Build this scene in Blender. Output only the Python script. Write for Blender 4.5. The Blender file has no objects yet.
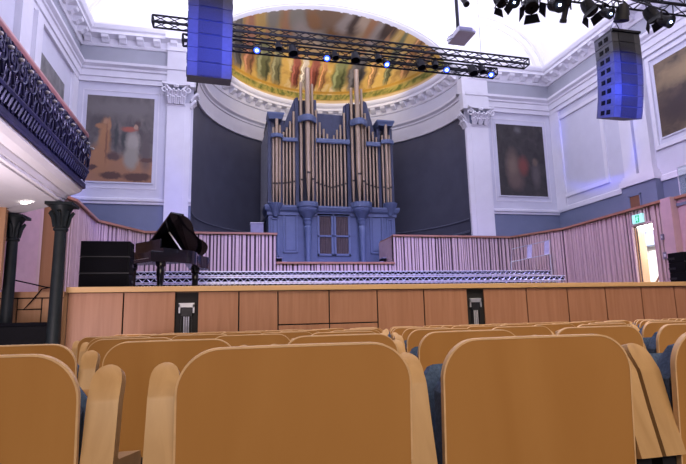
import bpy, bmesh, math, random
from mathutils import Vector, Matrix
random.seed(7)
PI = math.pi
C = bpy.context.scene.collection
S = bpy.context.scene

# ------------------------------------------------------------------ camera
FPX = 500.67
YAW, PITCH, ROLL = 0.2304973, 0.1613958, -0.0223439
EYE = 0.95
_cy, _sy, _cp, _sp = math.cos(YAW), math.sin(YAW), math.cos(PITCH), math.sin(PITCH)
FWD = Vector((_sy*_cp, _cy*_cp, _sp))
_r = Vector((_cy, -_sy, 0)); _u = _r.cross(FWD)
RIGHT = _r*math.cos(ROLL) + _u*math.sin(ROLL)
UP = -_r*math.sin(ROLL) + _u*math.cos(ROLL)
cam_data = bpy.data.cameras.new('camera')
cam_data.sensor_width = 36; cam_data.lens = FPX/686*36
cam_data.clip_start = 0.05
cam = bpy.data.objects.new('camera', cam_data); C.objects.link(cam)
M = Matrix((( RIGHT.x, UP.x, -FWD.x, 0), (RIGHT.y, UP.y, -FWD.y, 0), (RIGHT.z, UP.z, -FWD.z, EYE), (0, 0, 0, 1)))
cam.matrix_world = M
S.camera = cam

def at(px, py, Y=None, X=None, Z=None):
    """survey helper: where a sight line meets a real plane of the hall"""
    d = FWD + RIGHT*((px-343)/FPX) - UP*((py-232)/FPX)
    if Y is not None: k = Y/d.y
    elif X is not None: k = X/d.x
    else: k = (Z-EYE)/d.z
    return Vector((0, 0, EYE)) + d*k

# ------------------------------------------------------------------ materials
MATS = {}
def nodes_of(name):
    m = bpy.data.materials.new(name); m.use_nodes = True
    nt = m.node_tree
    return m, nt, nt.nodes['Principled BSDF']
def ramp(nt, fac, stops):
    n = nt.nodes.new('ShaderNodeValToRGB')
    cr = n.color_ramp
    while len(cr.elements) < len(stops): cr.elements.new(0.5)
    for e, (p, c) in zip(cr.elements, stops):
        e.position = p; e.color = (*c, 1)
    nt.links.new(fac, n.inputs[0])
    return n.outputs[0]
def plain(name, col, rough=0.5, metal=0.0, var=0.12, scale=6.0, bump=0.0, spec=0.5):
    m, nt, b = nodes_of(name)
    tc = nt.nodes.new('ShaderNodeTexCoord')
    nz = nt.nodes.new('ShaderNodeTexNoise'); nz.inputs['Scale'].default_value = scale; nz.inputs['Detail'].default_value = 4
    nt.links.new(tc.outputs['Object'], nz.inputs['Vector'])
    lo = tuple(c*(1-var) for c in col); hi = tuple(min(1, c*(1+var)) for c in col)
    nt.links.new(ramp(nt, nz.outputs['Fac'], [(0.3, lo), (0.7, hi)]), b.inputs['Base Color'])
    b.inputs['Roughness'].default_value = rough; b.inputs['Metallic'].default_value = metal
    b.inputs['Specular IOR Level'].default_value = spec
    if bump:
        bp = nt.nodes.new('ShaderNodeBump'); bp.inputs['Strength'].default_value = bump; bp.inputs['Distance'].default_value = 0.01
        nt.links.new(nz.outputs['Fac'], bp.inputs['Height']); nt.links.new(bp.outputs[0], b.inputs['Normal'])
    MATS[name] = m
    return m
def wood(name, dark, light, rough=0.4, stretch=(14, 14, 0.9), rand=0.0):
    m, nt, b = nodes_of(name)
    tc = nt.nodes.new('ShaderNodeTexCoord')
    mp = nt.nodes.new('ShaderNodeMapping'); mp.inputs['Scale'].default_value = stretch
    nt.links.new(tc.outputs['Object'], mp.inputs['Vector'])
    src = mp.outputs[0]
    if rand:
        oi = nt.nodes.new('ShaderNodeObjectInfo'); ad = nt.nodes.new('ShaderNodeVectorMath'); ad.operation = 'ADD'
        ml = nt.nodes.new('ShaderNodeMath'); ml.operation = 'MULTIPLY'; ml.inputs[1].default_value = 37.0
        nt.links.new(oi.outputs['Random'], ml.inputs[0])
        nt.links.new(src, ad.inputs[0]); nt.links.new(ml.outputs[0], ad.inputs[1]); src = ad.outputs[0]
    nz = nt.nodes.new('ShaderNodeTexNoise'); nz.inputs['Scale'].default_value = 1.0; nz.inputs['Detail'].default_value = 6
    nz.inputs['Distortion'].default_value = 0.9
    nt.links.new(src, nz.inputs['Vector'])
    nt.links.new(ramp(nt, nz.outputs['Fac'], [(0.3, dark), (0.72, light)]), b.inputs['Base Color'])
    b.inputs['Roughness'].default_value = rough
    b.inputs['Specular IOR Level'].default_value = 0.35
    MATS[name] = m
    return m
def glow(name, col, strength):
    m, nt, b = nodes_of(name)
    b.inputs['Base Color'].default_value = (*col, 1)
    b.inputs['Emission Color'].default_value = (*col, 1)
    b.inputs['Emission Strength'].default_value = strength
    MATS[name] = m
    return m
def picture(name, base_stops, blobs, distort=0.06, rough=0.6, base_scale=(7, 7, 1), bands=()):
    """a painted surface: noise ground plus soft painted shapes, all in UV space"""
    m, nt, b = nodes_of(name)
    uv = nt.nodes.new('ShaderNodeTexCoord').outputs['UV']
    n1 = nt.nodes.new('ShaderNodeTexNoise'); n1.inputs['Scale'].default_value = 16; n1.inputs['Detail'].default_value = 5
    nt.links.new(uv, n1.inputs['Vector'])
    sub = nt.nodes.new('ShaderNodeVectorMath'); sub.operation = 'SUBTRACT'; sub.inputs[1].default_value = (0.5, 0.5, 0.5)
    nt.links.new(n1.outputs['Color'], sub.inputs[0])
    scl = nt.nodes.new('ShaderNodeVectorMath'); scl.operation = 'SCALE'; scl.inputs['Scale'].default_value = distort*2
    nt.links.new(sub.outputs[0], scl.inputs[0])
    add = nt.nodes.new('ShaderNodeVectorMath'); add.operation = 'ADD'
    nt.links.new(uv, add.inputs[0]); nt.links.new(scl.outputs[0], add.inputs[1])
    wuv = add.outputs[0]
    mp = nt.nodes.new('ShaderNodeMapping'); mp.inputs['Scale'].default_value = base_scale
    nt.links.new(wuv, mp.inputs['Vector'])
    n2 = nt.nodes.new('ShaderNodeTexNoise'); n2.inputs['Scale'].default_value = 1; n2.inputs['Detail'].default_value = 7; n2.inputs['Distortion'].default_value = 0.6
    nt.links.new(mp.outputs[0], n2.inputs['Vector'])
    col = ramp(nt, n2.outputs['Fac'], base_stops)
    def mix(fac, a, c):
        x = nt.nodes.new('ShaderNodeMix'); x.data_type = 'RGBA'
        nt.links.new(fac, x.inputs[0]); nt.links.new(a, x.inputs[6])
        if isinstance(c, tuple): x.inputs[7].default_value = (*c, 1)
        else: nt.links.new(c, x.inputs[7])
        return x.outputs[2]
    sep = nt.nodes.new('ShaderNodeSeparateXYZ'); nt.links.new(uv, sep.inputs[0])
    for (u0, v0, ru, rv, c, soft) in blobs:
        s = nt.nodes.new('ShaderNodeVectorMath'); s.operation = 'SUBTRACT'; s.inputs[1].default_value = (u0, v0, 0)
        nt.links.new(wuv, s.inputs[0])
        d = nt.nodes.new('ShaderNodeVectorMath'); d.operation = 'MULTIPLY'; d.inputs[1].default_value = (1/ru, 1/rv, 0)
        nt.links.new(s.outputs[0], d.inputs[0])
        l = nt.nodes.new('ShaderNodeVectorMath'); l.operation = 'LENGTH'; nt.links.new(d.outputs[0], l.inputs[0])
        r = nt.nodes.new('ShaderNodeMapRange'); r.inputs[1].default_value = 1+soft; r.inputs[2].default_value = 1-soft
        nt.links.new(l.outputs['Value'], r.inputs[0])
        col = mix(r.outputs[0], col, c)
    for (v0, v1, c) in bands:
        g = nt.nodes.new('ShaderNodeMapRange'); g.inputs[1].default_value = v0; g.inputs[2].default_value = v0+0.012
        nt.links.new(sep.outputs[1], g.inputs[0])
        h = nt.nodes.new('ShaderNodeMapRange'); h.inputs[1].default_value = v1; h.inputs[2].default_value = v1-0.012
        nt.links.new(sep.outputs[1], h.inputs[0])
        k = nt.nodes.new('ShaderNodeMath'); k.operation = 'MULTIPLY'
        nt.links.new(g.outputs[0], k.inputs[0]); nt.links.new(h.outputs[0], k.inputs[1])
        if isinstance(c, list):
            mp2 = nt.nodes.new('ShaderNodeMapping'); mp2.inputs['Scale'].default_value = (60, 16, 1); nt.links.new(wuv, mp2.inputs['Vector'])
            n3 = nt.nodes.new('ShaderNodeTexNoise'); n3.inputs['Scale'].default_value = 1; nt.links.new(mp2.outputs[0], n3.inputs['Vector'])
            c = ramp(nt, n3.outputs['Fac'], c)
        col = mix(k.outputs[0], col, c)
    nt.links.new(col, b.inputs['Base Color'])
    b.inputs['Roughness'].default_value = rough
    MATS[name] = m
    return m

plain('plaster', (0.78, 0.77, 0.80), 0.7, var=0.03, scale=2)
plain('panel_plaster', (0.66, 0.66, 0.72), 0.7, var=0.03, scale=2)
plain('frieze_grey', (0.42, 0.43, 0.47), 0.7, var=0.04, scale=2)
plain('dado_grey', (0.18, 0.21, 0.30), 0.6, var=0.05, scale=2)
plain('apse_slate', (0.085, 0.09, 0.125), 0.6, var=0.10, scale=1.5)
plain('apse_trim', (0.13, 0.14, 0.19), 0.6)
plain('organ_navy', (0.045, 0.055, 0.11), 0.5)
plain('ceiling_white', (0.88, 0.88, 0.88), 0.8, var=0.02, scale=1)
wood('seat_ply', (0.40, 0.185, 0.050), (0.455, 0.222, 0.066), 0.38, (5, 5, 0.7), rand=1)
plain('ply_edge', (0.66, 0.42, 0.22), 0.5, var=0.1, scale=30)
wood('arm_beech', (0.42, 0.245, 0.10), (0.53, 0.325, 0.145), 0.4, (18, 18, 2), rand=1)
plain('seat_fabric', (0.075, 0.115, 0.20), 0.9, var=0.25, scale=120, bump=0.3, spec=0.2)
plain('steel_dark', (0.03, 0.03, 0.035), 0.4, metal=0.6)
wood('stage_panel', (0.36, 0.165, 0.085), (0.44, 0.215, 0.12), 0.42, (9, 9, 0.6), rand=1)
wood('stage_trim', (0.62, 0.38, 0.16), (0.72, 0.45, 0.21), 0.4, (0.8, 12, 12))
wood('stage_deck', (0.10, 0.06, 0.035), (0.16, 0.10, 0.06), 0.45, (1, 9, 9))
plain('seam_black', (0.008, 0.007, 0.007), 0.8)
wood('slat_light', (0.54, 0.40, 0.38), (0.68, 0.51, 0.48), 0.5, (10, 10, 0.6))
plain('slat_back', (0.06, 0.035, 0.04), 0.8)
wood('rail_oak', (0.34, 0.16, 0.10), (0.44, 0.22, 0.14), 0.4, (2, 2, 9))
wood('door_oak', (0.44, 0.23, 0.11), (0.52, 0.29, 0.15), 0.45, (9, 9, 0.6))
plain('smooth_pink_ply', (0.58, 0.40, 0.43), 0.5, var=0.05)
plain('organ_blue', (0.092, 0.128, 0.235), 0.45, var=0.07, scale=4)
plain('organ_blue_light', (0.115, 0.155, 0.275), 0.45, var=0.06, scale=4)
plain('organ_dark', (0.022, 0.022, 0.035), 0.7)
plain('organ_side', (0.20, 0.205, 0.235), 0.55, var=0.12, scale=5)
plain('pipe_bronze', (0.42, 0.31, 0.21), 0.33, metal=0.25, var=0.07, scale=3)
plain('pipe_mouth', (0.05, 0.035, 0.03), 0.7)
plain('curtain_brown', (0.09, 0.065, 0.065), 0.8)
plain('lacquer_black', (0.006, 0.006, 0.009), 0.12, var=0.05)
plain('matt_black', (0.004, 0.004, 0.006), 0.65, var=0.2, scale=20, spec=0.12)
plain('grille_black', (0.004, 0.004, 0.007), 0.75, var=0.35, scale=60, bump=0.3, spec=0.1)
plain('array_face', (0.10, 0.105, 0.12), 0.5, var=0.10, scale=14)
plain('array_grille', (0.032, 0.034, 0.045), 0.55, var=0.25, scale=50)
plain('ivory', (0.75, 0.74, 0.70), 0.35)
plain('brass', (0.60, 0.42, 0.14), 0.3, metal=0.9)
plain('aluminium', (0.72, 0.74, 0.80), 0.32, metal=0.55, var=0.04)
plain('bright_metal', (0.60, 0.61, 0.66), 0.35, metal=0.7)
plain('truss_black', (0.008, 0.008, 0.011), 0.55, spec=0.25)
plain('iron_navy', (0.022, 0.022, 0.095), 0.4, metal=0.15, var=0.3, scale=8)
plain('iron_pale', (0.55, 0.55, 0.62), 0.5)
plain('column_green', (0.012, 0.017, 0.019), 0.5, var=0.2, scale=6, spec=0.25)
plain('handrail_pink', (0.46, 0.22, 0.23), 0.4)
plain('carpet_dark', (0.05, 0.035, 0.03), 0.95, var=0.2, scale=40)
plain('perspex_grey', (0.26, 0.25, 0.36), 0.5)
plain('corridor_white', (0.85, 0.85, 0.83), 0.7)
plain('niche_oak', (0.20, 0.085, 0.04), 0.6)
plain('switch_grey', (0.22, 0.2, 0.26), 0.5)
plain('capital_shadow', (0.62, 0.61, 0.66), 0.8, var=0.25, scale=25, bump=0.8)
glow('lamp_blue', (0.04, 0.09, 1.0), 5)
glow('lamp_white', (0.45, 0.6, 1.0), 12)
glow('downlight', (1.0, 0.93, 0.85), 14)
glow('exit_green', (0.01, 0.36, 0.16), 0.9)
glow('exit_white', (0.40, 0.85, 0.78), 0.75)
glow('corridor_lamp', (1.0, 0.97, 0.95), 16)
gm, gnt, gb = nodes_of('balustrade_glass')
gb.inputs['Base Color'].default_value = (0.78, 0.9, 0.88, 1); gb.inputs['Roughness'].default_value = 0.05
gb.inputs['Transmission Weight'].default_value = 0.9; gb.inputs['IOR'].default_value = 1.2
MATS['balustrade_glass'] = gm

GOLD = (0.62, 0.40, 0.10); CREAM = (0.72, 0.56, 0.30); UMB = (0.16, 0.075, 0.025); OLV = (0.11, 0.11, 0.045); RED = (0.19, 0.05, 0.03); GRY = (0.30, 0.25, 0.20)
random.seed(3)
mb_ = []
DK = (0.06, 0.04, 0.03)
mb_.append((0.5, 0.95, 0.46, 0.36, (0.19, 0.12, 0.07), 0.45))
for i in range(22):      # upper zone: dark swirling cloud forms
    mb_.append((0.14+0.034*i, 0.62+0.26*random.random(), 0.028+0.02*random.random(), 0.05+0.05*random.random(), random.choice([UMB, DK, GRY, (0.24, 0.12, 0.05), (0.40, 0.30, 0.2), UMB, (0.22, 0.20, 0.15), (0.34, 0.17, 0.08)]), 0.35))
for (u, c, w) in ((0.085, OLV, .016), (0.15, (0.10, 0.09, 0.07), .022), (0.20, (0.26, 0.11, 0.05), .024), (0.262, OLV, .030), (0.32, (0.14, 0.13, 0.06), .022), (0.405, RED, .020), (0.445, (0.42, 0.36, 0.28), .015),
                  (0.49, RED, .020), (0.53, (0.36, 0.17, 0.06), .014), (0.605, (0.13, 0.14, 0.05), .030), (0.675, (0.055, 0.05, 0.05), .036), (0.745, (0.34, 0.19, 0.07), .012), (0.80, OLV, .014), (0.86, (0.3, 0.15, .05), .016), (0.915, UMB, .014)):
    mb_.append((u, 0.34, w*1.1, 0.15, c, 0.25))
    mb_.append((u+w*0.2, 0.46, w*0.8, 0.07, tuple(min(1, x*1.5+0.02) for x in c), 0.35))
    mb_.append((u-w*0.55, 0.33, w*0.22, 0.13, tuple(min(1, x*2.4+0.04) for x in c), 0.5))
    mb_.append((u+w*0.5, 0.30, w*0.18, 0.12, tuple(x*0.45 for x in c), 0.5))
    mb_.append((u+0.003, 0.555, 0.009, 0.03, (0.42, 0.22, 0.10), 0.3))
picture('apse_mural', [(0.25, (0.30, 0.16, 0.04)), (0.42, (0.56, 0.35, 0.09)), (0.55, GOLD), (0.7, CREAM)], mb_, 0.018, 0.45, (22, 8, 1),
        bands=[(-0.1, 0.085, CREAM), (0.085, 0.155, [(0.4, (0.14, 0.16, 0.03)), (0.6, (0.45, 0.36, 0.08))]), (0.155, 0.19, (0.50, 0.27, 0.03))])
SK = (0.145, 0.13, 0.115)
picture('canvas_figures', [(0.3, (0.07, 0.06, 0.055)), (0.6, SK), (0.8, (0.22, 0.18, 0.14))],
        [(0.5, 0.86, 0.8, 0.10, (0.17, 0.155, 0.14), .6), (0.5, 0.10, 0.9, 0.2, (0.33, 0.17, 0.085), .25), (0.45, 0.52, 0.03, 0.16, (0.05, 0.055, 0.05), .4), (0.56, 0.50, 0.04, 0.1, (0.05, 0.055, 0.05), .4),
         (0.22, 0.66, 0.16, 0.09, (0.085, 0.075, 0.07), .5), (0.28, 0.46, 0.085, 0.24, (0.38, 0.19, 0.08), .3), (0.22, 0.24, 0.17, 0.18, (0.36, 0.18, 0.08), .3), (0.34, 0.66, 0.03, 0.08, (0.40, 0.21, 0.1), .3), (0.21, 0.64, 0.07, 0.03, (0.36, 0.18, 0.08), .3), (0.29, 0.70, 0.04, 0.035, (0.42, 0.23, 0.12), .3), (0.31, 0.44, 0.015, 0.2, (0.22, 0.1, 0.05), .5), (0.70, 0.46, 0.10, 0.13, (0.36, 0.33, 0.27), .35), (0.68, 0.28, 0.11, 0.13, (0.30, 0.28, 0.22), .3),
         (0.64, 0.62, 0.11, 0.03, (0.38, 0.11, 0.07), .4), (0.76, 0.68, 0.045, 0.045, (0.09, 0.06, 0.05), .3), (0.74, 0.65, 0.03, 0.03, (0.4, 0.26, 0.17), .3), (0.9, 0.36, 0.08, 0.2, (0.11, 0.09, 0.08), .5),
         (0.4, 0.07, 0.16, 0.045, (0.10, 0.05, 0.035), .2), (0.78, 0.06, 0.2, 0.05, (0.10, 0.05, 0.035), .2), (0.08, 0.16, 0.12, 0.03, (0.10, 0.05, 0.035), .2), (0.42, 0.29, 0.1, 0.05, (0.10, 0.06, 0.05), .3), (0.92, 0.26, 0.1, 0.03, (0.11, 0.055, 0.04), .2)], 0.03)
picture('canvas_dark', [(0.3, (0.025, 0.022, 0.02)), (0.6, (0.045, 0.04, 0.036)), (0.8, (0.075, 0.065, 0.055))],
        [(0.30, 0.40, 0.12, 0.2, (0.17, 0.12, 0.085), .6), (0.52, 0.42, 0.10, 0.12, (0.19, 0.055, 0.04), .5), (0.35, 0.2, 0.14, 0.1, (0.13, 0.09, 0.07), .6), (0.78, 0.3, 0.08, 0.16, (0.10, 0.085, 0.075), .5), (0.78, 0.48, 0.06, 0.05, (0.14, 0.10, 0.07), .4), (0.45, 0.93, 0.06, 0.04, (0.13, 0.13, 0.12), .6)], 0.03)
picture('canvas_warm', [(0.3, (0.06, 0.045, 0.03)), (0.6, (0.20, 0.14, 0.075)), (0.8, (0.30, 0.22, 0.11))],
        [(0.3, 0.33, 0.45, 0.28, (0.05, 0.032, 0.028), .6), (0.7, 0.3, 0.3, 0.25, (0.09, 0.05, 0.045), .6), (0.4, 0.75, 0.35, 0.13, (0.33, 0.24, 0.12), .6), (0.5, 0.35, 0.1, 0.14, (0.2, 0.1, 0.07), .6), (0.85, 0.6, 0.1, 0.15, (0.2, 0.07, 0.05), .6)], 0.04)
picture('canvas_pale', [(0.3, (0.13, 0.13, 0.12)), (0.7, (0.27, 0.26, 0.24))], [(0.6, 0.35, 0.18, 0.4, (0.10, 0.085, 0.075), .5), (0.45, 0.4, 0.06, 0.2, (0.35, 0.33, 0.29), .5)], 0.04)

# ------------------------------------------------------------------ mesh builder
class MB:
    def __init__(s): s.v = []; s.f = []; s.uv = {}
    def add(s, vs, fs, M=None):
        n = len(s.v)
        s.v += [tuple(M @ Vector(v)) if M is not None else tuple(v) for v in vs]
        s.f += [tuple(i+n for i in f) for f in fs]
        return s
    def box(s, x0, x1, y0, y1, z0, z1, M=None):
        vs = [(x, y, z) for z in (z0, z1) for y in (y0, y1) for x in (x0, x1)]
        return s.add(vs, [(0, 2, 3, 1), (4, 5, 7, 6), (0, 1, 5, 4), (2, 6, 7, 3), (0, 4, 6, 2), (1, 3, 7, 5)], M)
    def tube(s, pts, r, n=8, closed=False, caps=True):
        pts = [Vector(p) for p in pts]; k = len(pts); rs = r if isinstance(r, (list, tuple)) else [r]*k
        vs = []
        t0 = (pts[1]-pts[0]).normalized(); ref = Vector((0, 0, 1)) if abs(t0.z) < 0.9 else Vector((1, 0, 0))
        nrm = t0.cross(ref).normalized()
        for i, p in enumerate(pts):
            if closed: t = (pts[(i+1) % k]-pts[i-1]).normalized()
            else: t = (pts[min(i+1, k-1)]-pts[max(i-1, 0)]).normalized()
            nrm = (nrm - t*nrm.dot(t)).normalized(); b = t.cross(nrm)
            for j in range(n):
                a = 2*PI*j/n; vs.append(p+(nrm*math.cos(a)+b*math.sin(a))*rs[i])
        fs = []
        for i in range(k if closed else k-1):
            for j in range(n):
                a, b_ = i*n+j, i*n+(j+1) % n; c, d = ((i+1) % k)*n+(j+1) % n, ((i+1) % k)*n+j
                fs.append((a, b_, c, d))
        if caps and not closed:
            fs.append(tuple(reversed(range(n)))); fs.append(tuple(range((k-1)*n, k*n)))
        return s.add(vs, fs)
    def lathe(s, prof, center=(0, 0, 0), n=24, M=None, a0=0.0, a1=2*PI):
        full = abs(a1-a0-2*PI) < 1e-6; cx, cy, cz = center; m = len(prof); vs = []
        cnt = n if full else n+1
        for i in range(cnt):
            a = a0+(a1-a0)*i/n
            for (r, z) in prof: vs.append((cx+r*math.cos(a), cy+r*math.sin(a), cz+z))
        fs = []
        for i in range(n):
            j = (i+1) % cnt
            for k in range(m-1): fs.append((i*m+k, j*m+k, j*m+k+1, i*m+k+1))
        if full:
            if prof[0][0] > 1e-5: fs.append(tuple(reversed([i*m for i in range(cnt)])))
            if prof[-1][0] > 1e-5: fs.append(tuple(i*m+m-1 for i in range(cnt)))
        return s.add(vs, fs, M)
    def prism(s, poly, h0, h1, axis='Z', M=None):
        """extrude a 2D polygon; axis Z: (x,y), Y: (x,z), X: (y,z)"""
        def P(p, h): return {'Z': (p[0], p[1], h), 'Y': (p[0], h, p[1]), 'X': (h, p[0], p[1])}[axis]
        n = len(poly); vs = [P(p, h0) for p in poly]+[P(p, h1) for p in poly]
        fs = [tuple(reversed(range(n))), tuple(range(n, 2*n))]+[(i, (i+1) % n, n+(i+1) % n, n+i) for i in range(n)]
        return s.add(vs, fs, M)
    def sweep(s, prof, path, side=1):
        """run an open (offset, z) profile along a plan polyline with mitred corners; offset goes to the given side"""
        P = [Vector((p[0], p[1])) for p in path]; m = len(prof); vs = []
        for i, p in enumerate(P):
            d0 = (P[i]-P[i-1]).normalized() if i else None; d1 = (P[i+1]-P[i]).normalized() if i < len(P)-1 else None
            n0 = Vector((d0.y, -d0.x)) if d0 is not None else None; n1 = Vector((d1.y, -d1.x)) if d1 is not None else None
            if n0 is None: nn = n1
            elif n1 is None: nn = n0
            else:
                nn = (n0+n1).normalized(); nn = nn/max(0.2, nn.dot(n0))
            for (o, z) in prof: vs.append((p.x+nn.x*o*side, p.y+nn.y*o*side, z))
        fs = []
        for i in range(len(P)-1):
            for k in range(m-1): fs.append((i*m+k, (i+1)*m+k, (i+1)*m+k+1, i*m+k+1))
        fs.append(tuple(range(m))); fs.append(tuple(reversed(range((len(P)-1)*m, len(P)*m))))
        return s.add(vs, fs)
    def build(s, name, mat, parent=None, smooth=False, bevel=0.0, local=False, uvf=None, label=None):
        me = bpy.data.meshes.new(name)
        off = Vector((0, 0, 0))
        p = parent
        if p is not None and not local:
            while p is not None: off = off + p.location; p = p.parent
        me.from_pydata([tuple(Vector(v)-off) for v in s.v], [], s.f)
        bm = bmesh.new(); bm.from_mesh(me)
        bmesh.ops.recalc_face_normals(bm, faces=bm.faces)
        bm.to_mesh(me); bm.free()
        if uvf:
            ul = me.uv_layers.new(name='UVMap')
            for lp in me.loops:
                co = Vector(me.vertices[lp.vertex_index].co)+off
                ul.data[lp.index].uv = uvf(co)
        me.materials.append(MATS[mat] if isinstance(mat, str) else mat)
        o = bpy.data.objects.new(name, me); C.objects.link(o)
        if parent is not None: o.parent = parent
        if smooth:
            for p_ in me.polygons: p_.use_smooth = True
            md = o.modifiers.new('es', 'EDGE_SPLIT'); md.split_angle = math.radians(38)
        if bevel:
            md = o.modifiers.new('bv', 'BEVEL'); md.width = bevel; md.segments = 2; md.limit_method = 'ANGLE'; md.angle_limit = math.radians(40)
        if label: o['label'] = label
        return o
def tag(o, label, cat, group=None):
    o['label'] = label; o['category'] = cat
    if group: o['group'] = group
    return o
def thing(name, loc, label, cat, group=None, rz=0.0):
    o = bpy.data.objects.new(name, None); C.objects.link(o); o.location = loc; o.rotation_euler = (0, 0, rz)
    o.empty_display_size = 0.1
    return tag(o, label, cat, group)
def structure(o, label=None, cat=None):
    o['kind'] = 'structure'
    if label: o['label'] = label
    if cat: o['category'] = cat
    return o
def set_root(name, loc, label, cat):
    return structure(thing(name, loc, label, cat))
def copy_tree(o, parent=None):
    c = o.copy(); C.objects.link(c); c.parent = parent
    for ch in list(o.children): copy_tree(ch, c)
    return c
ORD = 'first second third fourth fifth sixth seventh eighth ninth tenth eleventh twelfth thirteenth fourteenth fifteenth sixteenth seventeenth eighteenth nineteenth twentieth'.split()

# ------------------------------------------------------------------ dimensions of the hall
XL, XR, YB = -5.47, 14.30, 19.0
CX = 4.33                                   # hall axis
AR = 5.66                                   # apse radius
STZ, STY = 1.48, 9.5                        # stage deck height, stage front
WZ = 3.84                                   # top of the timber walls
def floor_z(y): return -0.0246*(y-1.1)

# floor, ceiling
structure(MB().add([(-7, -3, floor_z(-3)), (16, -3, floor_z(-3)), (16, 12, floor_z(12)), (-7, 12, floor_z(12))], [(0, 1, 2, 3)]).build('floor', 'carpet_dark'),
          'dark raked floor under the rows of seats', 'floor')
cz = 15.4
cv = MB()
prof = [(XL, 11.70)]+[(XL+3.2*(1-math.cos(a)), 11.75+(cz-11.75)*math.sin(a)) for a in [i*PI/2/10 for i in range(11)]]
prof += [(XR-3.2*(1-math.cos(a)), 11.75+(cz-11.75)*math.sin(a)) for a in [i*PI/2/10 for i in range(10, -1, -1)]]+[(XR, 11.70)]
for (x, z) in prof: cv.v += [(x, -1.0, z), (x, YB+0.05, z)]
for i in range(len(prof)-1): cv.f.append((2*i, 2*i+2, 2*i+3, 2*i+1))
structure(cv.build('ceiling', 'ceiling_white', smooth=True), 'bright white coved ceiling', 'ceiling')

# ---- side and back walls -------------------------------------------------
structure(MB().box(XL-0.3, XL, -1, YB, -0.6, 5.09).build('wall_left_lower', 'dado_grey'), 'blue grey lower wall behind the left balcony', 'wall')
structure(MB().box(XL-0.3, XL, -1, YB, 5.09, 11.75).build('wall_left', 'panel_plaster'), 'pale lilac upper wall above the left balcony', 'wall')
structure(MB().box(XR, XR+0.3, -1, YB, -0.6, 5.2).build('wall_right_lower', 'dado_grey'), 'blue grey lower band of the right wall', 'wall')
structure(MB().box(XR, XR+0.3, -1, YB, 5.2, 11.75).build('wall_right', 'panel_plaster'), 'pale lilac upper right wall with pilasters', 'wall')
APX0, APX1 = CX-AR, CX+AR
for side, x0, x1 in (('left', XL, APX0), ('right', APX1, XR)):
    structure(MB().box(x0, x1, YB, YB+0.3, -0.2, 5.09).build('wall_back_'+side+'_lower', 'dado_grey'), 'blue grey wall band under the '+side+' back painting', 'wall')
    structure(MB().box(x0, x1, YB, YB+0.3, 5.09, 11.65).build('wall_back_'+side, 'panel_plaster'), 'pale wall around the '+side+' back painting', 'wall')
    # sill moulding over the dado
    t = MB(); t.sweep([(0, 5.02), (0.05, 5.02), (0.05, 5.10), (0.10, 5.13), (0.10, 5.22), (0, 5.26)], [(x0, YB), (x1, YB)], 1)
    structure(t.build('trim_dado_back_'+side, 'plaster'))
# upper back wall above the cornice with the arch opening
EA, EB, EZ = 5.62, 3.04, 10.79
arch = []
for i in range(49):
    a = PI-PI*i/48
    arch.append((4.25+EA*math.cos(a), max(11.60, EZ+EB*math.sin(a))))
uw = MB()
for (x, z) in arch: uw.v += [(x, YB, z), (x, YB, 15.6), (x, YB+0.35, z)]
for i in range(48):
    uw.f += [(3*i, 3*i+3, 3*i+4, 3*i+1), (3*i, 3*i+2, 3*i+5, 3*i+3)]
uw.add([(XL, YB, 11.6), (arch[0][0], YB, 11.6), (arch[0][0], YB, 15.6), (XL, YB, 15.6)], [(0, 1, 2, 3)])
uw.add([(arch[-1][0], YB, 11.6), (XR, YB, 11.6), (XR, YB, 15.6), (arch[-1][0], YB, 15.6)], [(0, 1, 2, 3)])
structure(uw.build('wall_back_upper', 'ceiling_white'), 'white upper wall around the gold arch', 'wall')
# archivolt bands round the opening and the two lunette mouldings
av = MB()
for (g0, g1, pr) in ((0.02, 0.22, 0.10), (0.22, 0.62, 0.05), (0.62, 0.72, 0.10)):
    vs = []
    for i in range(49):
        a = PI-PI*i/48
        for g, y in ((g0, YB), (g0, YB-pr), (g1, YB-pr), (g1, YB)):
            vs.append((4.25+(EA+g)*math.cos(a), y, max(11.60, EZ+(EB+g)*math.sin(a))))
    fs = []
    for i in range(48):
        for k in range(3): fs.append((4*i+k, 4*i+4+k, 4*i+5+k, 4*i+1+k))
    av.add(vs, fs)
structure(av.build('trim_archivolt', 'plaster', smooth=True), 'white moulded band round the gold arch', 'moulding')
for side, x0, sg in (('right', 11.0, 1), ('left', 2*CX-11.0-0.3, -1)):
    lu = MB()
    for (k0, k1, pr) in ((1.0, 1.035, 0.07), (0.86, 0.90, 0.06)):
        vs = []
        for i in range(17):
            a = PI/2*i/16
            for k, y in ((k0, YB), (k0, YB-pr), (k1, YB-pr), (k1, YB)):
                vs.append((x0+sg*3.12*k*math.cos(a), y, 11.62+2.55*k*math.sin(a)))
        lu.add(vs, [(4*i+j, 4*i+4+j, 4*i+5+j, 4*i+1+j) for i in range(16) for j in range(3)])
    lu.box(min(x0, x0-sg*0.25), max(x0, x0-sg*0.25), YB-0.06, YB, 11.62, 14.25)
    structure(lu.build('trim_lunette_'+side, 'plaster', smooth=True), 'quarter-round white moulding on the upper wall', 'moulding')

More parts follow.
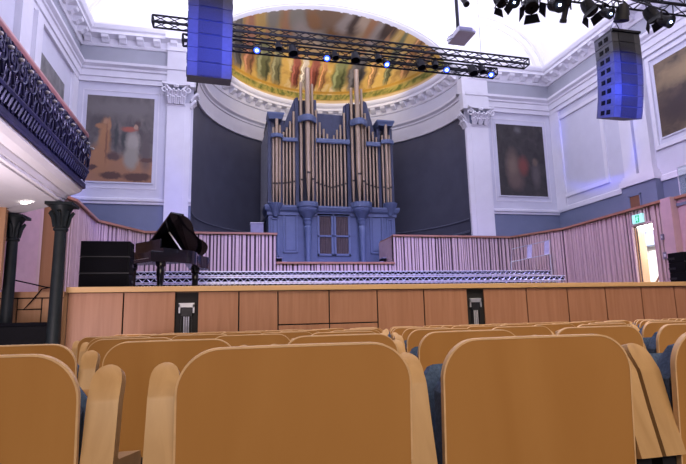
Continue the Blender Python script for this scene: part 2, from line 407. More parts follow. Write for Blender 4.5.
# ---- entablature: architrave, frieze, cornice with modillions -----------
ENT_A = [(0, 9.62), (0.10, 9.62), (0.10, 9.80), (0.15, 9.82), (0.15, 10.05), (0.20, 10.08), (0.20, 10.16), (0.30, 10.24), (0.30, 10.34), (0, 10.36)]
ENT_C = [(0, 11.02), (0.12, 11.02), (0.16, 11.10), (0.16, 11.32), (0.50, 11.34), (0.50, 11.46), (0.58, 11.50), (0.64, 11.62), (0.64, 11.68), (0, 11.72)]
PIL = [(-2.27, -1.62), (10.22, 11.05)]
def entablature(side, path, sgn):
    e = set_root('trim_cornice_'+side, (path[0][0], path[0][1], 9.6), {'left': 'white moulded cornice along the left wall', 'right': 'white moulded cornice along the right wall',
                 'back_left': 'white cornice over the left back painting', 'back_right': 'white cornice over the right back painting'}[side], 'cornice')
    MB().sweep(ENT_A, path, sgn).build('architrave', 'plaster', e)
    MB().sweep([(0, 10.35), (0.06, 10.35), (0.06, 11.03), (0, 11.03)], path, sgn).build('frieze', 'frieze_grey', e)
    MB().sweep(ENT_C, path, sgn).build('cornice', 'plaster', e)
    a, b = Vector(path[0]), Vector(path[1]); d = (b-a); L = d.length; d.normalize(); n = Vector((d.y, -d.x))*sgn
    m = MB(); k = int(L/0.62)
    for i in range(k):
        p = a+d*(0.35+i*(L-0.5)/k)
        R_ = Matrix(((d.x, n.x, 0, p.x), (d.y, n.y, 0, p.y), (0, 0, 1, 0), (0, 0, 0, 1)))
        m.prism([(0.14, 11.12), (0.26, 11.12), (0.34, 11.2), (0.44, 11.24), (0.47, 11.33), (0.14, 11.33)], -0.12, 0.12, 'X', R_)
    m.build('modillion', 'plaster', e, label='row of small white brackets')
entablature('left', [(XL, -1), (XL, YB)], 1)
entablature('back_left', [(XL, YB), (APX0-0.0, YB)], 1)
entablature('back_right', [(APX1, YB), (XR, YB)], 1)
entablature('right', [(XR, YB), (XR, -1)], 1)

# ---- pilasters with Corinthian capitals ---------------------------------
def capital(mb, x0, x1, y, z0, z1, inner):
    """leafy capital on a flat pilaster: leaf tongues in two tiers, corner scrolls, abacus, and a return on the apse side"""
    w = x1-x0; h = z1-z0
    def leaf(cx, yy, zz, hh, out, ww, dx=0.0, dy=-1.0):
        for k, hs in ((-1, 0.78), (0, 1.0), (1, 0.78)):
            ox_, oy_ = (k*ww, 0.0) if dy else (0.0, k*ww)
            mb.tube([(cx+ox_+dx*0.02, yy+oy_+dy*0.02, zz), (cx+ox_*1.3+dx*out*0.4, yy+oy_*1.3+dy*out*0.4, zz+hh*0.55*hs), (cx+ox_*1.5+dx*out, yy+oy_*1.5+dy*out, zz+hh*hs), (cx+ox_*1.5+dx*out*1.25, yy+oy_*1.5+dy*out*1.25, zz+hh*hs*0.82)], [0.04, 0.052, 0.048, 0.02], 6)
    for zz, hh, n, out in ((z0, h*0.40, 3, 0.16), (z0+h*0.26, h*0.40, 4, 0.22)):
        for i in range(n): leaf(x0+w*(i+0.5)/n, y-0.04, zz, hh, out, 0.055)
    xi, sg = (x1, 1) if inner > 0 else (x0, -1)
    for zz, hh, out in ((z0-0.12, h*0.45, 0.18), (z0+h*0.2, h*0.45, 0.26)):
        for q in range(2): leaf(xi+sg*0.18, y+0.02+q*0.2, zz, hh, out, 0.05, sg, 0.0)
    for sx, xx in ((-1, x0), (1, x1)):
        pts = []
        for i in range(16):
            a = i*0.52; r = 0.17*(1-i/19)
            pts.append((xx+sx*0.10+sx*r*math.cos(a+1.6), y-0.20, z1-0.27+r*math.sin(a+1.6)))
        mb.tube(pts, 0.036, 6)
        mb.tube([(xx-sx*0.24, y-0.10, z0+h*0.5), (xx-sx*0.10, y-0.15, z0+h*0.70), (xx+sx*0.06, y-0.20, z1-0.11)], 0.045, 6)
    mb.lathe([(0.0, -0.08), (0.08, -0.06), (0.11, 0), (0.08, 0.06), (0, 0.08)], (x0+w/2, y-0.22, z1-0.13), 8)
    mb.prism([(x0-0.18, y-0.30), (x0+w/2, y-0.20), (x1+0.18, y-0.30), (x1+0.14, y+0.2), (x0-0.14, y+0.2)], z1-0.09, z1, 'Z')
for side, (x0, x1) in zip(('left', 'right'), PIL):
    r = set_root('pilaster', ((x0+x1)/2, YB, 0), 'tall white pilaster with leafy capital %s of the organ apse' % side, 'pilaster')
    sh = MB(); sh.box(x0, x1, YB-0.14, YB+0.1, STZ, 8.95)
    xi = x1 if side == 'left' else x0
    sh.box(min(xi, xi+(0.20 if side == 'left' else -0.22)), max(xi, xi+(0.20 if side == 'left' else -0.22)), YB-0.115, YB+0.25, STZ, 9.0)
    sh.box(x0-0.02, x1+0.02, YB-0.16, YB+0.1, 8.84, 8.90)
    sh.build('shaft', 'plaster', r)
    cp = MB(); capital(cp, x0, x1, YB-0.14, 8.90, 9.68, 1 if side == 'left' else -1)
    cp.build('capital', 'plaster', r, smooth=True)
    bl = MB(); bl.box(x0+0.03, x1-0.03, YB-0.13, YB+0.1, 9.0, 9.6); bl.build('bell', 'dado_grey', r)  # bell coloured dark grey to paint the shade between the leaves
    ia, ib = (0.04, 0.36) if side == 'left' else (0.36, 0.04)
    eb = MB(); eb.box(x0-ia, x1+ib, YB-0.26, YB+0.2, 9.60, 10.36); eb.box(x0-ia, x1+ib, YB-0.24, YB+0.2, 10.36, 11.02); eb.box(x0-0.1, x1+0.1, YB-0.60, YB, 11.34, 11.7); eb.box(x0-0.06, x1+0.06, YB-0.3, YB, 11.0, 11.34)
    eb.build('entablature_block', 'plaster', r)

# ---- paintings ----------------------------------------------------------
def painting(label, mat, corners, depth, axis):
    """corners: (a0,a1,z0,z1) on plane axis=value; thin stretched canvas with a slim dark rebate"""
    a0, a1, z0, z1, val, sgn = corners
    ctr = {'Y': ((a0+a1)/2, val, z0), 'X': (val, (a0+a1)/2, z0)}[axis]
    r = thing('wall_painting', ctr, label, 'painting', 'mural canvases set into the walls')
    c = MB(); poly = [(a0, z0), (a1, z0), (a1, z1), (a0, z1)]
    c.prism(poly, val-0.035*sgn, val-0.005*sgn, axis)
    idx = 0 if axis == 'Y' else 1
    fl = (lambda t: t) if axis == 'Y' or sgn < 0 else (lambda t: 1-t)
    c.build('canvas', mat, r, uvf=lambda co: (fl((co[idx]-a0)/(a1-a0)), (co.z-z0)/(z1-z0)))
    fr = MB(); w = 0.05
    for (p0, p1, q0, q1) in ((a0-w, a1+w, z0-w, z0), (a0-w, a1+w, z1, z1+w), (a0-w, a0, z0, z1), (a1, a1+w, z0, z1)):
        fr.prism([(p0, q0), (p1, q0), (p1, q1), (p0, q1)], val-0.038*sgn, val, axis)
    fr.build('frame', 'panel_plaster', r)
    return r
def panel_frame(name, a0, a1, z0, z1, val, sgn, axis, w=0.12, d=0.05, mat='plaster'):
    m = MB()
    for (p0, p1, q0, q1) in ((a0-w, a1+w, z0-w, z0), (a0-w, a1+w, z1, z1+w), (a0-w, a0, z0, z1), (a1, a1+w, z0, z1)):
        m.prism([(p0, q0), (p1, q0), (p1, q1), (p0, q1)], val-d*sgn, val, axis)
    return structure(m.build(name, mat))
painting('large painting of an orange figure and a white robed figure, left back wall', 'canvas_figures', (-5.06, -2.74, 5.84, 9.10, YB, 1), 0.03, 'Y')
painting('dark brown painting on the back wall right of the apse', 'canvas_dark', (11.48, 13.80, 5.84, 9.08, YB, 1), 0.03, 'Y')
painting('warm brown painting high on the right wall', 'canvas_warm', (9.6, 13.30, 6.58, 9.18, XR, 1), 0.03, 'X')
painting('greyish painting on the left wall above the balcony rail', 'canvas_pale', (15.1, 17.6, 5.9, 8.80, XL, -1), 0.03, 'X')
panel_frame('trim_panel_back_left', -5.2, -2.6, 5.62, 9.3, YB, 1, 'Y', 0.03, 0.015)
panel_frame('trim_panel_back_right', 11.3, 13.95, 5.62, 9.3, YB, 1, 'Y', 0.03, 0.015)
panel_frame('trim_panel_right', 16.0, 18.8, 5.85, 9.2, XR, 1, 'X', 0.16, 0.06)
panel_frame('trim_panel_front_right', 9.3, 13.45, 6.35, 9.4, XR, 1, 'X', 0.14, 0.07)
for side, xw, sg in (('left', XL, -1), ('right', XR, 1)):
    m = MB()
    m.sweep([(0, 5.12), (0.06, 5.12), (0.06, 5.3), (0, 5.34)], [(xw, -1), (xw, YB)] if side == 'left' else [(xw, YB), (xw, -1)], 1)
    structure(m.build('trim_dado_'+side, 'plaster'))
# corner strip pilasters of the side walls
for side, xw, sg in (('left', XL, 1), ('right', XR, -1)):
    m = MB(); m.box(min(xw, xw+sg*0.08), max(xw, xw+sg*0.08), 18.35, 18.98, 5.2, 9.62)
    structure(m.build('trim_corner_'+side, 'plaster'))
# twin pilasters on the right wall, slot between, block base, small oak hatch
r = set_root('pilaster', (XR, 14.3, 0), 'twin white pilaster on the right wall with a dark slot between', 'pilaster')
m = MB(); m.box(XR-0.20, XR, 14.38, 14.92, 5.55, 9.62); m.box(XR-0.20, XR, 13.68, 14.26, 5.55, 9.62)
m.build('shaft', 'plaster', r)
m = MB(); m.box(XR-0.34, XR, 13.52, 15.08, 5.22, 5.42); m.box(XR-0.28, XR, 13.58, 15.02, 5.42, 5.52); m.box(XR-0.24, XR, 13.62, 14.98, 5.52, 5.60)
m.build('base', 'plaster', r)
MB().box(XR-0.05, XR+0.0, 14.26, 14.38, 5.6, 9.62).build('slot', 'dado_grey', r)
MB().box(XR-0.28, XR, 13.55, 15.05, 3.0, 5.22).build('plinth', 'dado_grey', r)
r = set_root('door_1', (XR-0.3, 14.45, 4.0), 'small brown hatch opening under the right wall pilaster', 'hatch')
MB().box(XR-0.31, XR-0.27, 14.25, 14.68, 3.4, 4.82).build('door_panel', 'niche_oak', r)
m = MB(); m.box(XR-0.33, XR-0.28, 14.68, 14.73, 3.4, 4.87); m.box(XR-0.33, XR-0.28, 14.20, 14.25, 3.4, 4.87); m.box(XR-0.33, XR-0.28, 14.2, 14.73, 4.82, 4.87)
m.build('door_frame', 'dado_grey', r)
m = MB(); m.box(XL, XL+0.18, 14.55, 15.0, 5.3, 9.62); m.box(XL, XL+0.18, 13.5, 14.2, 5.3, 9.62); m.box(XL, XL+0.05, 14.2, 14.55, 5.3, 9.62)
structure(m.build('pilaster', 'plaster'), 'white twin pilaster on the left wall above the balcony', 'pilaster')

# ---- apse ---------------------------------------------------------------
ap = MB(); n = 48
ap.lathe([(AR, 0.5), (AR, 11.2)], (CX, YB, 0), n, None, 0, PI)
structure(ap.build('wall_apse', 'apse_slate', smooth=True), 'dark slate curved apse wall behind the organ', 'wall')
am = MB()
for (z0, z1, d) in ((3.35, 3.55, 0.05), (4.2, 4.32, 0.05), (4.75, 4.83, 0.04)):
    am.lathe([(AR, z0), (AR-d, z0+0.02), (AR-d, z1-0.02), (AR, z1)], (CX, YB, 0), n, None, 0, PI)
structure(am.build('trim_apse', 'apse_trim', smooth=True), 'low curved moulding bands on the apse wall', 'moulding')
e = set_root('trim_cornice_apse', (CX, YB+AR, 9.6), 'curved white cornice ring under the gold half dome', 'cornice')
def ring(prof, k=0): return [(AR-o, z) for o, z in prof]
MB().lathe(ring([(0.0, 9.42), (0.10, 9.42), (0.12, 9.66)]+ENT_A[3:]), (CX, YB, 0), 64, None, 0, PI).build('architrave', 'plaster', e, smooth=True)
MB().lathe(ring([(0.05, 10.33), (0.05, 11.04)]), (CX, YB, 0), 64, None, 0, PI).build('frieze', 'panel_plaster', e, smooth=True)
MB().lathe(ring(ENT_C), (CX, YB, 0), 64, None, 0, PI).build('cornice', 'plaster', e, smooth=True)
m = MB()
for i in range(30):
    a = PI*(i+0.5)/30
    R_ = Matrix.Translation((CX, YB, 0)) @ Matrix.Rotation(a, 4, 'Z')
    m.prism([(-(AR-0.14), 11.12), (-(AR-0.26), 11.12), (-(AR-0.44), 11.24), (-(AR-0.47), 11.33), (-(AR-0.14), 11.33)], -0.12, 0.12, 'Y', Matrix.Translation((CX, YB, 0)) @ Matrix.Rotation(a+PI, 4, 'Z'))
m.build('modillion', 'plaster', e, label='row of small white brackets')
dm = MB(); nu, nv = 64, 18
v0 = math.asin((11.62-EZ)/EB)
for j in range(nv+1):
    el = v0+(PI/2-v0)*j/nv
    for i in range(nu+1):
        a = PI-PI*i/nu
        dm.v.append((4.25+EA*math.cos(el)*math.cos(a), YB+0.3+5.35*math.cos(el)*math.sin(a), EZ+EB*math.sin(el)))
for j in range(nv):
    for i in range(nu): dm.f.append((j*(nu+1)+i, j*(nu+1)+i+1, (j+1)*(nu+1)+i+1, (j+1)*(nu+1)+i))
def dome_uv(co):
    el = math.asin(min(1, (co.z-EZ)/EB)); c = max(1e-4, math.cos(el))
    a = math.atan2((co.y-YB-0.3)/5.35, (co.x-4.25)/EA)
    return ((co.x-4.25+EA)/(2*EA), (el-v0)/(PI/2-v0))
structure(dm.build('ceiling_apse', 'apse_mural', smooth=True, uvf=dome_uv), 'gold painted half dome over the organ', 'dome')

# ---- timber slat walls round the stage ----------------------------------
def slat_wall(name, p0, p1, z0, z1, label, rail=True, door=None, flip=1):
    p0, p1 = Vector(p0), Vector(p1); d = p1-p0; L = d.length; d.normalize(); nrm = Vector((d.y, -d.x))*flip
    Mx = Matrix(((d.x, nrm.x, 0, p0.x), (d.y, nrm.y, 0, p0.y), (0, 0, 1, 0), (0, 0, 0, 1)))
    r = set_root(name, (p0.x, p0.y, z0), label, 'wall')
    b = MB()
    spans = [(0, L, z0)] if not door else [(0, door[0], z0), (door[1], L, z0), (door[0], door[1], door[2])]
    for (a, c, zz) in spans: b.box(a, c, -0.12, 0, zz, z1, Mx)
    b.build('backing', 'slat_back', r)
    s = MB(); x = 0.01
    while x < L-0.03:
        w = random.choice([0.05, 0.06, 0.07, 0.07, 0.09, 0.11])
        w = min(w, L-x)
        zz = z0
        if door and x+w > door[0] and x < door[1]: zz = door[2]
        s.box(x, x+w, 0, random.choice([0.03, 0.05, 0.05, 0.06]), zz, z1-0.01, Mx)
        x += w+random.choice([0.03, 0.045, 0.055, 0.07])
    s.build('batten', 'slat_light', r, label='pale vertical timber battens')
    if rail:
        t = MB(); t.box(-0.02, L+0.02, -0.16, 0.12, z1, z1+0.07, Mx); t.build('top_rail', 'rail_oak', r)
    return r
def on_top(px, py, z=WZ): return at(px, py, Z=z).to_2d()
YW = 18.2
bl0 = at(143, 235.5, Y=YW).x; bl1 = at(276.5, 235, Y=YW).x; br0 = at(392.5, 237, Y=YW).x; br1 = at(511, 238.5, Y=YW).x
slat_wall('wall_stage_back_left', (bl0, YW), (bl1, YW), STZ, WZ, 'pale slatted timber wall behind the piano')
slat_wall('wall_stage_back_right', (br0, YW), (br1, YW), STZ, WZ, 'pale slatted timber wall right of the organ')
slat_wall('wall_stage_back_middle', (bl1, YW), (br0, YW), STZ, at(330, 264, Y=YW).z, 'low slatted timber kerb in front of the organ')
for nm, x, sg in (('left', bl1, -1), ('right', br0, 1)):
    m = MB(); m.box(min(x, x+sg*0.1), max(x, x+sg*0.1), YW, 20.0, STZ, WZ); rr = structure(m.build('wall_stage_return_'+nm, 'smooth_pink_ply'), 'plain plywood end of the slatted wall %s of the organ' % nm, 'wall')
    MB().box(min(x+0.04, x+sg*0.16), max(x-0.04, x+sg*0.16), YW+0.13, 20.0, WZ, WZ+0.07).build('top_rail', 'rail_oak', rr)
L0 = on_top(95, 222); L1 = on_top(73, 202)
slat_wall('wall_stage_left_corner', (L0.x, L0.y), (bl0, YW), STZ, WZ, 'angled slatted timber wall in the left stage corner')
LE = Vector((-4.35, 11.4))
slat_wall('wall_stage_left', (L1.x, L1.y), (L0.x, L0.y), STZ, WZ, 'slatted timber wall along the left of the stage behind the speakers')
LM = LE.lerp(L1, 0.40)
m = MB(); dd = (L1-LE).normalized(); nn = Vector((dd.y, -dd.x))*0.06
m.prism([(LE.x, LE.y), (LE.x+nn.x, LE.y+nn.y), (LM.x+nn.x, LM.y+nn.y), (LM.x, LM.y)], STZ, WZ, 'Z')
structure(m.build('wall_stage_left_plain', 'smooth_pink_ply'), 'plain pink plywood wall section between the balcony columns', 'wall')
slat_wall('wall_stage_left_slats', (LM.x, LM.y), (L1.x, L1.y), STZ, WZ, 'lilac slatted timber wall seen between the balcony columns')
m = MB(); p = Vector((-3.98, 12.5)); m.box(p.x-0.10, p.x+0.22, p.y-0.16, p.y+0.16, STZ, WZ)
structure(m.build('trim_post_left', 'door_oak'), 'orange timber post in the left timber wall', 'post')
m = MB(); d = (Vector((-6.2, 9.9))-LE); m.prism([(LE.x, LE.y), (LE.x+d.x, LE.y+d.y), (LE.x+d.x, LE.y+d.y+0.15), (LE.x, LE.y+0.15)], STZ, WZ, 'Z')
structure(m.build('wall_stage_left_smooth', 'smooth_pink_ply'), 'smooth pink plywood wall left of the balcony column', 'wall')
m = MB(); q = at(4, 260, Y=9.95); m.box(-6.0, q.x+0.04, 9.75, 9.85, STZ, 3.0)
structure(m.build('door_2', 'door_oak'), 'brown timber door edge at the far left', 'door')
R0 = on_top(566, 229.5); R1 = on_top(665, 202); R2 = on_top(680, 198)
slat_wall('wall_stage_right_corner', (br1, YW), (R0.x, R0.y), STZ, WZ, 'angled slatted timber wall in the right stage corner')
dirR = (R1-R0); LR = dirR.length; dirR.normalize()
def along_right(px, py):      # distance along the right timber wall of a sight line
    d = FWD + RIGHT*((px-343)/FPX) - UP*((py-232)/FPX); d2 = Vector((d.x, d.y))
    den = d2.x*dirR.y-d2.y*dirR.x; k = (R0.x*dirR.y-R0.y*dirR.x)/den
    hit = d2*k; return (hit-R0).dot(dirR), EYE+d.z*k, hit
d0, z_a, _ = along_right(633.5, 226); d1, z_b, _ = along_right(654.2, 223)
DZ = (z_a+z_b)/2
slat_wall('wall_stage_right', (R0.x, R0.y), (R1.x, R1.y), STZ, WZ, 'slatted timber wall with the open doorway on the right', door=(d0, d1, DZ))
nR = Vector((dirR.y, -dirR.x))
MR = Matrix(((dirR.x, nR.x, 0, R0.x), (dirR.y, nR.y, 0, R0.y), (0, 0, 1, 0), (0, 0, 0, 1)))
m = MB(); m.box(LR, LR+0.34, -0.14, 0.16, STZ-0.1, WZ+0.07, MR); structure(m.build('trim_post_right', 'smooth_pink_ply'), 'pink plywood end post of the right slatted wall', 'post')
m = MB(); m.box(LR+0.34, LR+6, -0.2, -0.06, -0.3, WZ, MR); rr = structure(m.build('wall_right_smooth', 'smooth_pink_ply'), 'smooth pink plywood wall at the far right', 'wall')
MB().box(LR+0.34, LR+6, -0.22, 0.02, WZ, WZ+0.07, MR).build('top_rail', 'rail_oak', rr)
# ledge behind the timber walls
m = MB(); m.prism([(R0.x, R0.y), (R1.x, R1.y), (R2.x, 4.0), (XR, 4.0), (XR, YB), (br1, YB), (br1, YW+0.1)], WZ-0.2, WZ-0.12, 'Z')
structure(m.build('floor_gallery_right', 'dado_grey'), 'narrow gallery ledge behind the right timber wall', 'ledge')
# doorway: open oak leaf, bright corridor, handrail
r = set_root('door_3', tuple((R0+dirR*d0).to_3d()), 'open oak door leaf in the right timber wall beside the bright corridor', 'door')
wd = d1-d0
m = MB(); m.box(0, 0.82, -0.05, 0.0, STZ, DZ-0.03, MR @ Matrix.Translation((d0+0.02, -0.03, 0)) @ Matrix.Rotation(math.radians(-122), 4, 'Z')); m.build('door_leaf', 'door_oak', r)
MD = MR @ Matrix.Translation((d0+0.02, -0.03, 0)) @ Matrix.Rotation(math.radians(-122), 4, 'Z')
m = MB(); m.tube([MD @ Vector((0.74, 0.0, STZ+0.95)), MD @ Vector((0.74, 0.06, STZ+0.95)), MD @ Vector((0.62, 0.06, STZ+0.95))], 0.012, 6); m.build('door_handle', 'bright_metal', r)
m = MB(); m.box(d0-0.05, d0, -0.12, 0.07, STZ, DZ+0.05, MR); m.box(d1, d1+0.05, -0.12, 0.07, STZ, DZ+0.05, MR); m.box(d0-0.05, d1+0.05, -0.12, 0.07, DZ, DZ+0.05, MR); m.build('door_frame', 'smooth_pink_ply', r)
m = MB(); m.box(d0-4.0, d1+0.9, -2.2, -2.1, STZ-0.1, WZ, MR); m.box(d0-4.0, d1+0.9, -2.2, -0.13, STZ-0.1, STZ-0.02, MR); m.box(d1+0.9, d1+1.0, -2.2, -0.13, STZ-0.1, WZ, MR); m.box(d0-4.0, d1+0.9, -2.2, -0.13, WZ-0.3, WZ-0.22, MR)
structure(m.build('wall_corridor', 'corridor_white'), 'bright white corridor seen through the open door', 'wall')
m = MB(); m.box(d0-2.4, d1+0.3, -1.8, -0.9, WZ-0.34, WZ-0.305, MR); structure(m.build('ceiling_light', 'corridor_lamp'), 'white ceiling light in the corridor behind the open door', 'light')
r = thing('handrail', tuple(MR @ Vector((d0+0.1, -0.5, STZ))), 'sloping wooden handrail just inside the bright doorway', 'handrail')
m = MB(); m.tube([MR @ Vector((d0-0.12, -0.5, STZ-0.02)), MR @ Vector((d0+0.34, -0.5, STZ+0.50))], 0.03, 8); m.build('rail', 'rail_oak', r)
m = MB(); m.tube([MR @ Vector((d0+0.32, -0.5, STZ-0.02)), MR @ Vector((d0+0.32, -0.5, STZ+0.48))], 0.02, 6); m.build('post', 'bright_metal', r)
# exit sign with running figure
sc0, sz0, _ = along_right(636, 222.5); sc1, sz1, _ = along_right(645.5, 215)
zc = (sz0+sz1)/2; sw = abs(sc1-sc0); hgt = 0.26
r = thing('exit_sign', tuple(MR @ Vector(((sc0+sc1)/2, 0.1, zc-hgt/2))), 'green and white illuminated exit sign above the open door', 'sign')
a0 = min(sc0, sc1); a1 = max(sc0, sc1); W_ = a1-a0
m = MB(); m.box(a0, a1, 0.06, 0.12, zc-hgt/2, zc+hgt/2, MR); m.build('housing', 'exit_white', r)
m = MB(); m.box(a0+W_*0.34, a0+W_*0.70, 0.12, 0.126, zc-hgt*0.42, zc+hgt*0.42, MR); m.build('pictogram_panel', 'exit_green', r)
m = MB()
ux = lambda t: a0+W_*(0.34+0.36*t)
uz = lambda t: zc+hgt*0.42*t
for seg, rad in (([(0.52, 0.45), (0.46, 0.0)], 0.022), ([(0.46, 0.0), (0.64, -0.3), (0.58, -0.8)], 0.016), ([(0.46, 0.0), (0.34, -0.4), (0.14, -0.5)], 0.016), ([(0.52, 0.38), (0.75, 0.2), (0.86, 0.35)], 0.012), ([(0.52, 0.38), (0.3, 0.3), (0.2, 0.0)], 0.012)):
    m.tube([MR @ Vector((ux(a), 0.128, uz(b))) for a, b in seg], rad*0.7, 6)
hd = MR @ Vector((ux(0.58), 0.128, uz(0.72))); m.lathe([(0, -0.02), (0.016, -0.01), (0.02, 0), (0.016, 0.01), (0, 0.02)], tuple(hd), 8)
m.build('running_figure', 'exit_white', r)
for (px, py, w_, h_, lb) in ((665, 237, 0.10, 0.16, 'small pale switch plate beside the doorway, upper of two'), (668.2, 255.5, 0.16, 0.2, 'small grey switch box beside the doorway, lower of two')):
    q, z_, _ = along_right(px, py)
    r = thing('switch_box', tuple(MR @ Vector((q, 0.06, z_-h_/2))), lb, 'switch')
    m = MB(); m.box(q-w_/2, q+w_/2, 0.05, 0.10, z_-h_/2, z_+h_/2, MR); m.build('plate', 'switch_grey', r, bevel=0.006)
    m = MB(); m.box(q-w_/5, q+w_/5, 0.10, 0.112, z_-h_/5, z_+h_/5, MR); m.build('rocker', 'panel_plaster', r)
# glass balustrade and small black monitor on the gallery at far right
gx = at(677, 168, X=12.9)
r = thing('glass_balustrade', (12.9, gx.y, WZ-0.12), 'clear glass balustrade on the gallery at the far right', 'balustrade')
m = MB(); m.box(12.89, 12.91, gx.y-3, gx.y, WZ-0.12, gx.z); m.build('pane', 'balustrade_glass', r)
m = MB(); m.tube([(12.9, gx.y, WZ-0.12), (12.9, gx.y, gx.z+0.02)], 0.018, 8); m.tube([(12.9, gx.y, gx.z+0.01), (12.9, gx.y-3, gx.z+0.01)], 0.015, 8); m.build('post', 'bright_metal', r)
tm = (10.45-R0.y)/dirR.y
p = MR @ Vector((tm, -0.10, WZ+0.07))
r = thing('monitor_speaker', tuple(p), 'small black box standing on the right timber wall rail', 'speaker')
m = MB(); m.prism([(-0.13, 0), (0.13, 0), (0.10, 0.42), (-0.13, 0.40)], -0.10, 0.10, 'Y', Matrix.Translation(p)); m.build('cabinet', 'matt_black', r, bevel=0.008)
m = MB(); m.box(-0.10, 0.08, -0.115, -0.10, 0.04, 0.34, Matrix.Translation(p)); m.build('grille', 'grille_black', r)

# ---- stage --------------------------------------------------------------
SX0, SX1 = -0.279*STY, 13.4
st = set_root('stage', (CX, STY, -0.3), 'raised timber stage with panelled front below the piano', 'stage')
poly = [(SX0, STY+0.06), (SX1, STY+0.06), (SX1, YW), (bl0, YW), (L0.x, L0.y), (L1.x, L1.y), (LE.x, LE.y), (-6.2, 11.4), (-6.2, 10.75), (SX0, 10.75)]
MB().prism(poly, STZ-0.10, STZ-0.005, 'Z').build('deck', 'stage_deck', st)
tr = MB(); tr.box(SX0-0.02, SX1, STY-0.05, STY+0.14, STZ-0.075, STZ+0.02); tr.build('trim', 'stage_trim', st, bevel=0.006)
m = MB(); m.box(SX0+0.05, SX1, STY+0.05, STY+0.10, -0.5, STZ-0.10)
m.build('backing', 'seam_black', st)
seams = [68, 124, 176, 198, 239, 278, 329, 377, 423.5, 467, 483, 526, 567, 605, 641, 674]
xs = [at(s, 290, Y=STY).x for s in seams]; xs[0] = SX0
xs += [xs[-1]+0.95*(i+1) for i in range(2)]
PZ0 = -0.35; PZ1 = STZ-0.085
for i in range(len(xs)-1):
    a, b = xs[i]+0.012, xs[i+1]-0.012
    if i in (2, 9): continue
    if i in (5, 6):
        zs = at(330, 323.5, Y=STY).z
        MB().box(a, b, STY, STY+0.03, zs+0.012, PZ1).build('hatch_panel', 'stage_panel', st, bevel=0.003, label='upper hatch panel with a level seam below')
        MB().box(a, b, STY, STY+0.03, PZ0, zs-0.012).build('front_panel', 'stage_panel', st, bevel=0.003)
    else:
        MB().box(a, b, STY, STY+0.03, PZ0, PZ1).build('front_panel', 'stage_panel', st, bevel=0.003)
# two niches with metal brackets and guide rods
for (pa, pb, lb) in ((176, 198, 'black slot with metal bracket in the stage front, under the piano'), (467, 483, 'black slot with metal bracket in the stage front, right of centre')):
    xa, xb = at(pa, 290, Y=STY).x, at(pb, 290, Y=STY).x; w = xb-xa
    r = thing('stage_bracket', ((xa+xb)/2, STY+0.05, PZ0), lb, 'bracket', 'brackets in the stage front slots')
    z1 = STZ-0.30
    m = MB(); m.box(xa+w*0.14, xb-w*0.14, STY+0.0, STY+0.045, z1-0.06, z1+0.02); m.box(xa+w*0.14, xa+w*0.22, STY, STY+0.045, z1-0.16, z1); m.box(xb-w*0.22, xb-w*0.14, STY, STY+0.045, z1-0.16, z1)
    m.build('bracket', 'bright_metal', r, bevel=0.004)
    m = MB(); m.box(xa+w*0.25, xb-w*0.25, STY+0.005, STY+0.045, z1-0.22, z1-0.06); m.build('plate', 'steel_dark', r)
    for k in (0.40, 0.50, 0.60):
        m = MB(); m.tube([(xa+w*k, STY+0.03, PZ0), (xa+w*k, STY+0.03, z1-0.22)], 0.014, 8); m.build('rod', 'bright_metal', r)
    m = MB(); m.box(xa+w*0.24, xa+w*0.28, STY+0.02, STY+0.045, PZ0, z1-0.22); m.box(xb-w*0.28, xb-w*0.24, STY+0.02, STY+0.045, PZ0, z1-0.22); m.build('guide', 'steel_dark', r)
# left return and recessed side of the stage
m = MB(); m.box(SX0-0.06, SX0, STY+0.0, 10.8, -0.5, STZ-0.06); m.build('return_panel', 'door_oak', st)
m = MB(); m.box(-6.2, SX0-0.05, 10.75, 10.80, -0.5, STZ-0.08); m.build('side_backing', 'seam_black', st)
yv = 10.72
cuts = [-6.2] + [at(q, 300, Y=yv).x for q in (17.5, 42)] + [SX0-0.08]
for i in range(3):
    a, b = cuts[i]+0.012, cuts[i+1]-0.012
    if i == 1:
        zs = at(30, 309.5, Y=yv).z
        MB().box(a, b, yv, yv+0.03, zs+0.01, STZ-0.12).build('side_panel', 'door_oak', st, bevel=0.003)
        MB().box(a, b, yv, yv+0.03, -0.4, zs-0.01).build('side_panel', 'door_oak', st, bevel=0.003)
    else:
        MB().box(a, b, yv, yv+0.03, -0.4, STZ-0.12).build('side_panel', 'door_oak', st, bevel=0.003)
MB().box(-6.2, SX0-0.04, 10.68, 10.85, STZ-0.10, STZ+0.01).build('side_trim', 'door_oak', st, bevel=0.005)
# black cable draped along the left of the stage
cb = MB()
pts = [at(*q, Y=10.6) for q in ((4, 277.5), (14, 280), (30, 283.5), (45, 287), (52, 288))]
pts2 = [at(*q, Y=10.6) for q in ((50, 287.5), (42, 289), (36, 296), (30, 303), (23, 310), (33, 309.5), (42, 309))]
pts3 = [at(*q, Y=yv-0.03) for q in ((0, 297), (17, 296.5), (40, 295), (58, 293.5))]
cb.tube(pts, 0.014, 6); cb.tube(pts2, 0.012, 6); cb.tube(pts3, 0.010, 6)
tag(cb.build('cable', 'matt_black'), 'thin black cable draped over the stage edge behind the columns', 'cable')
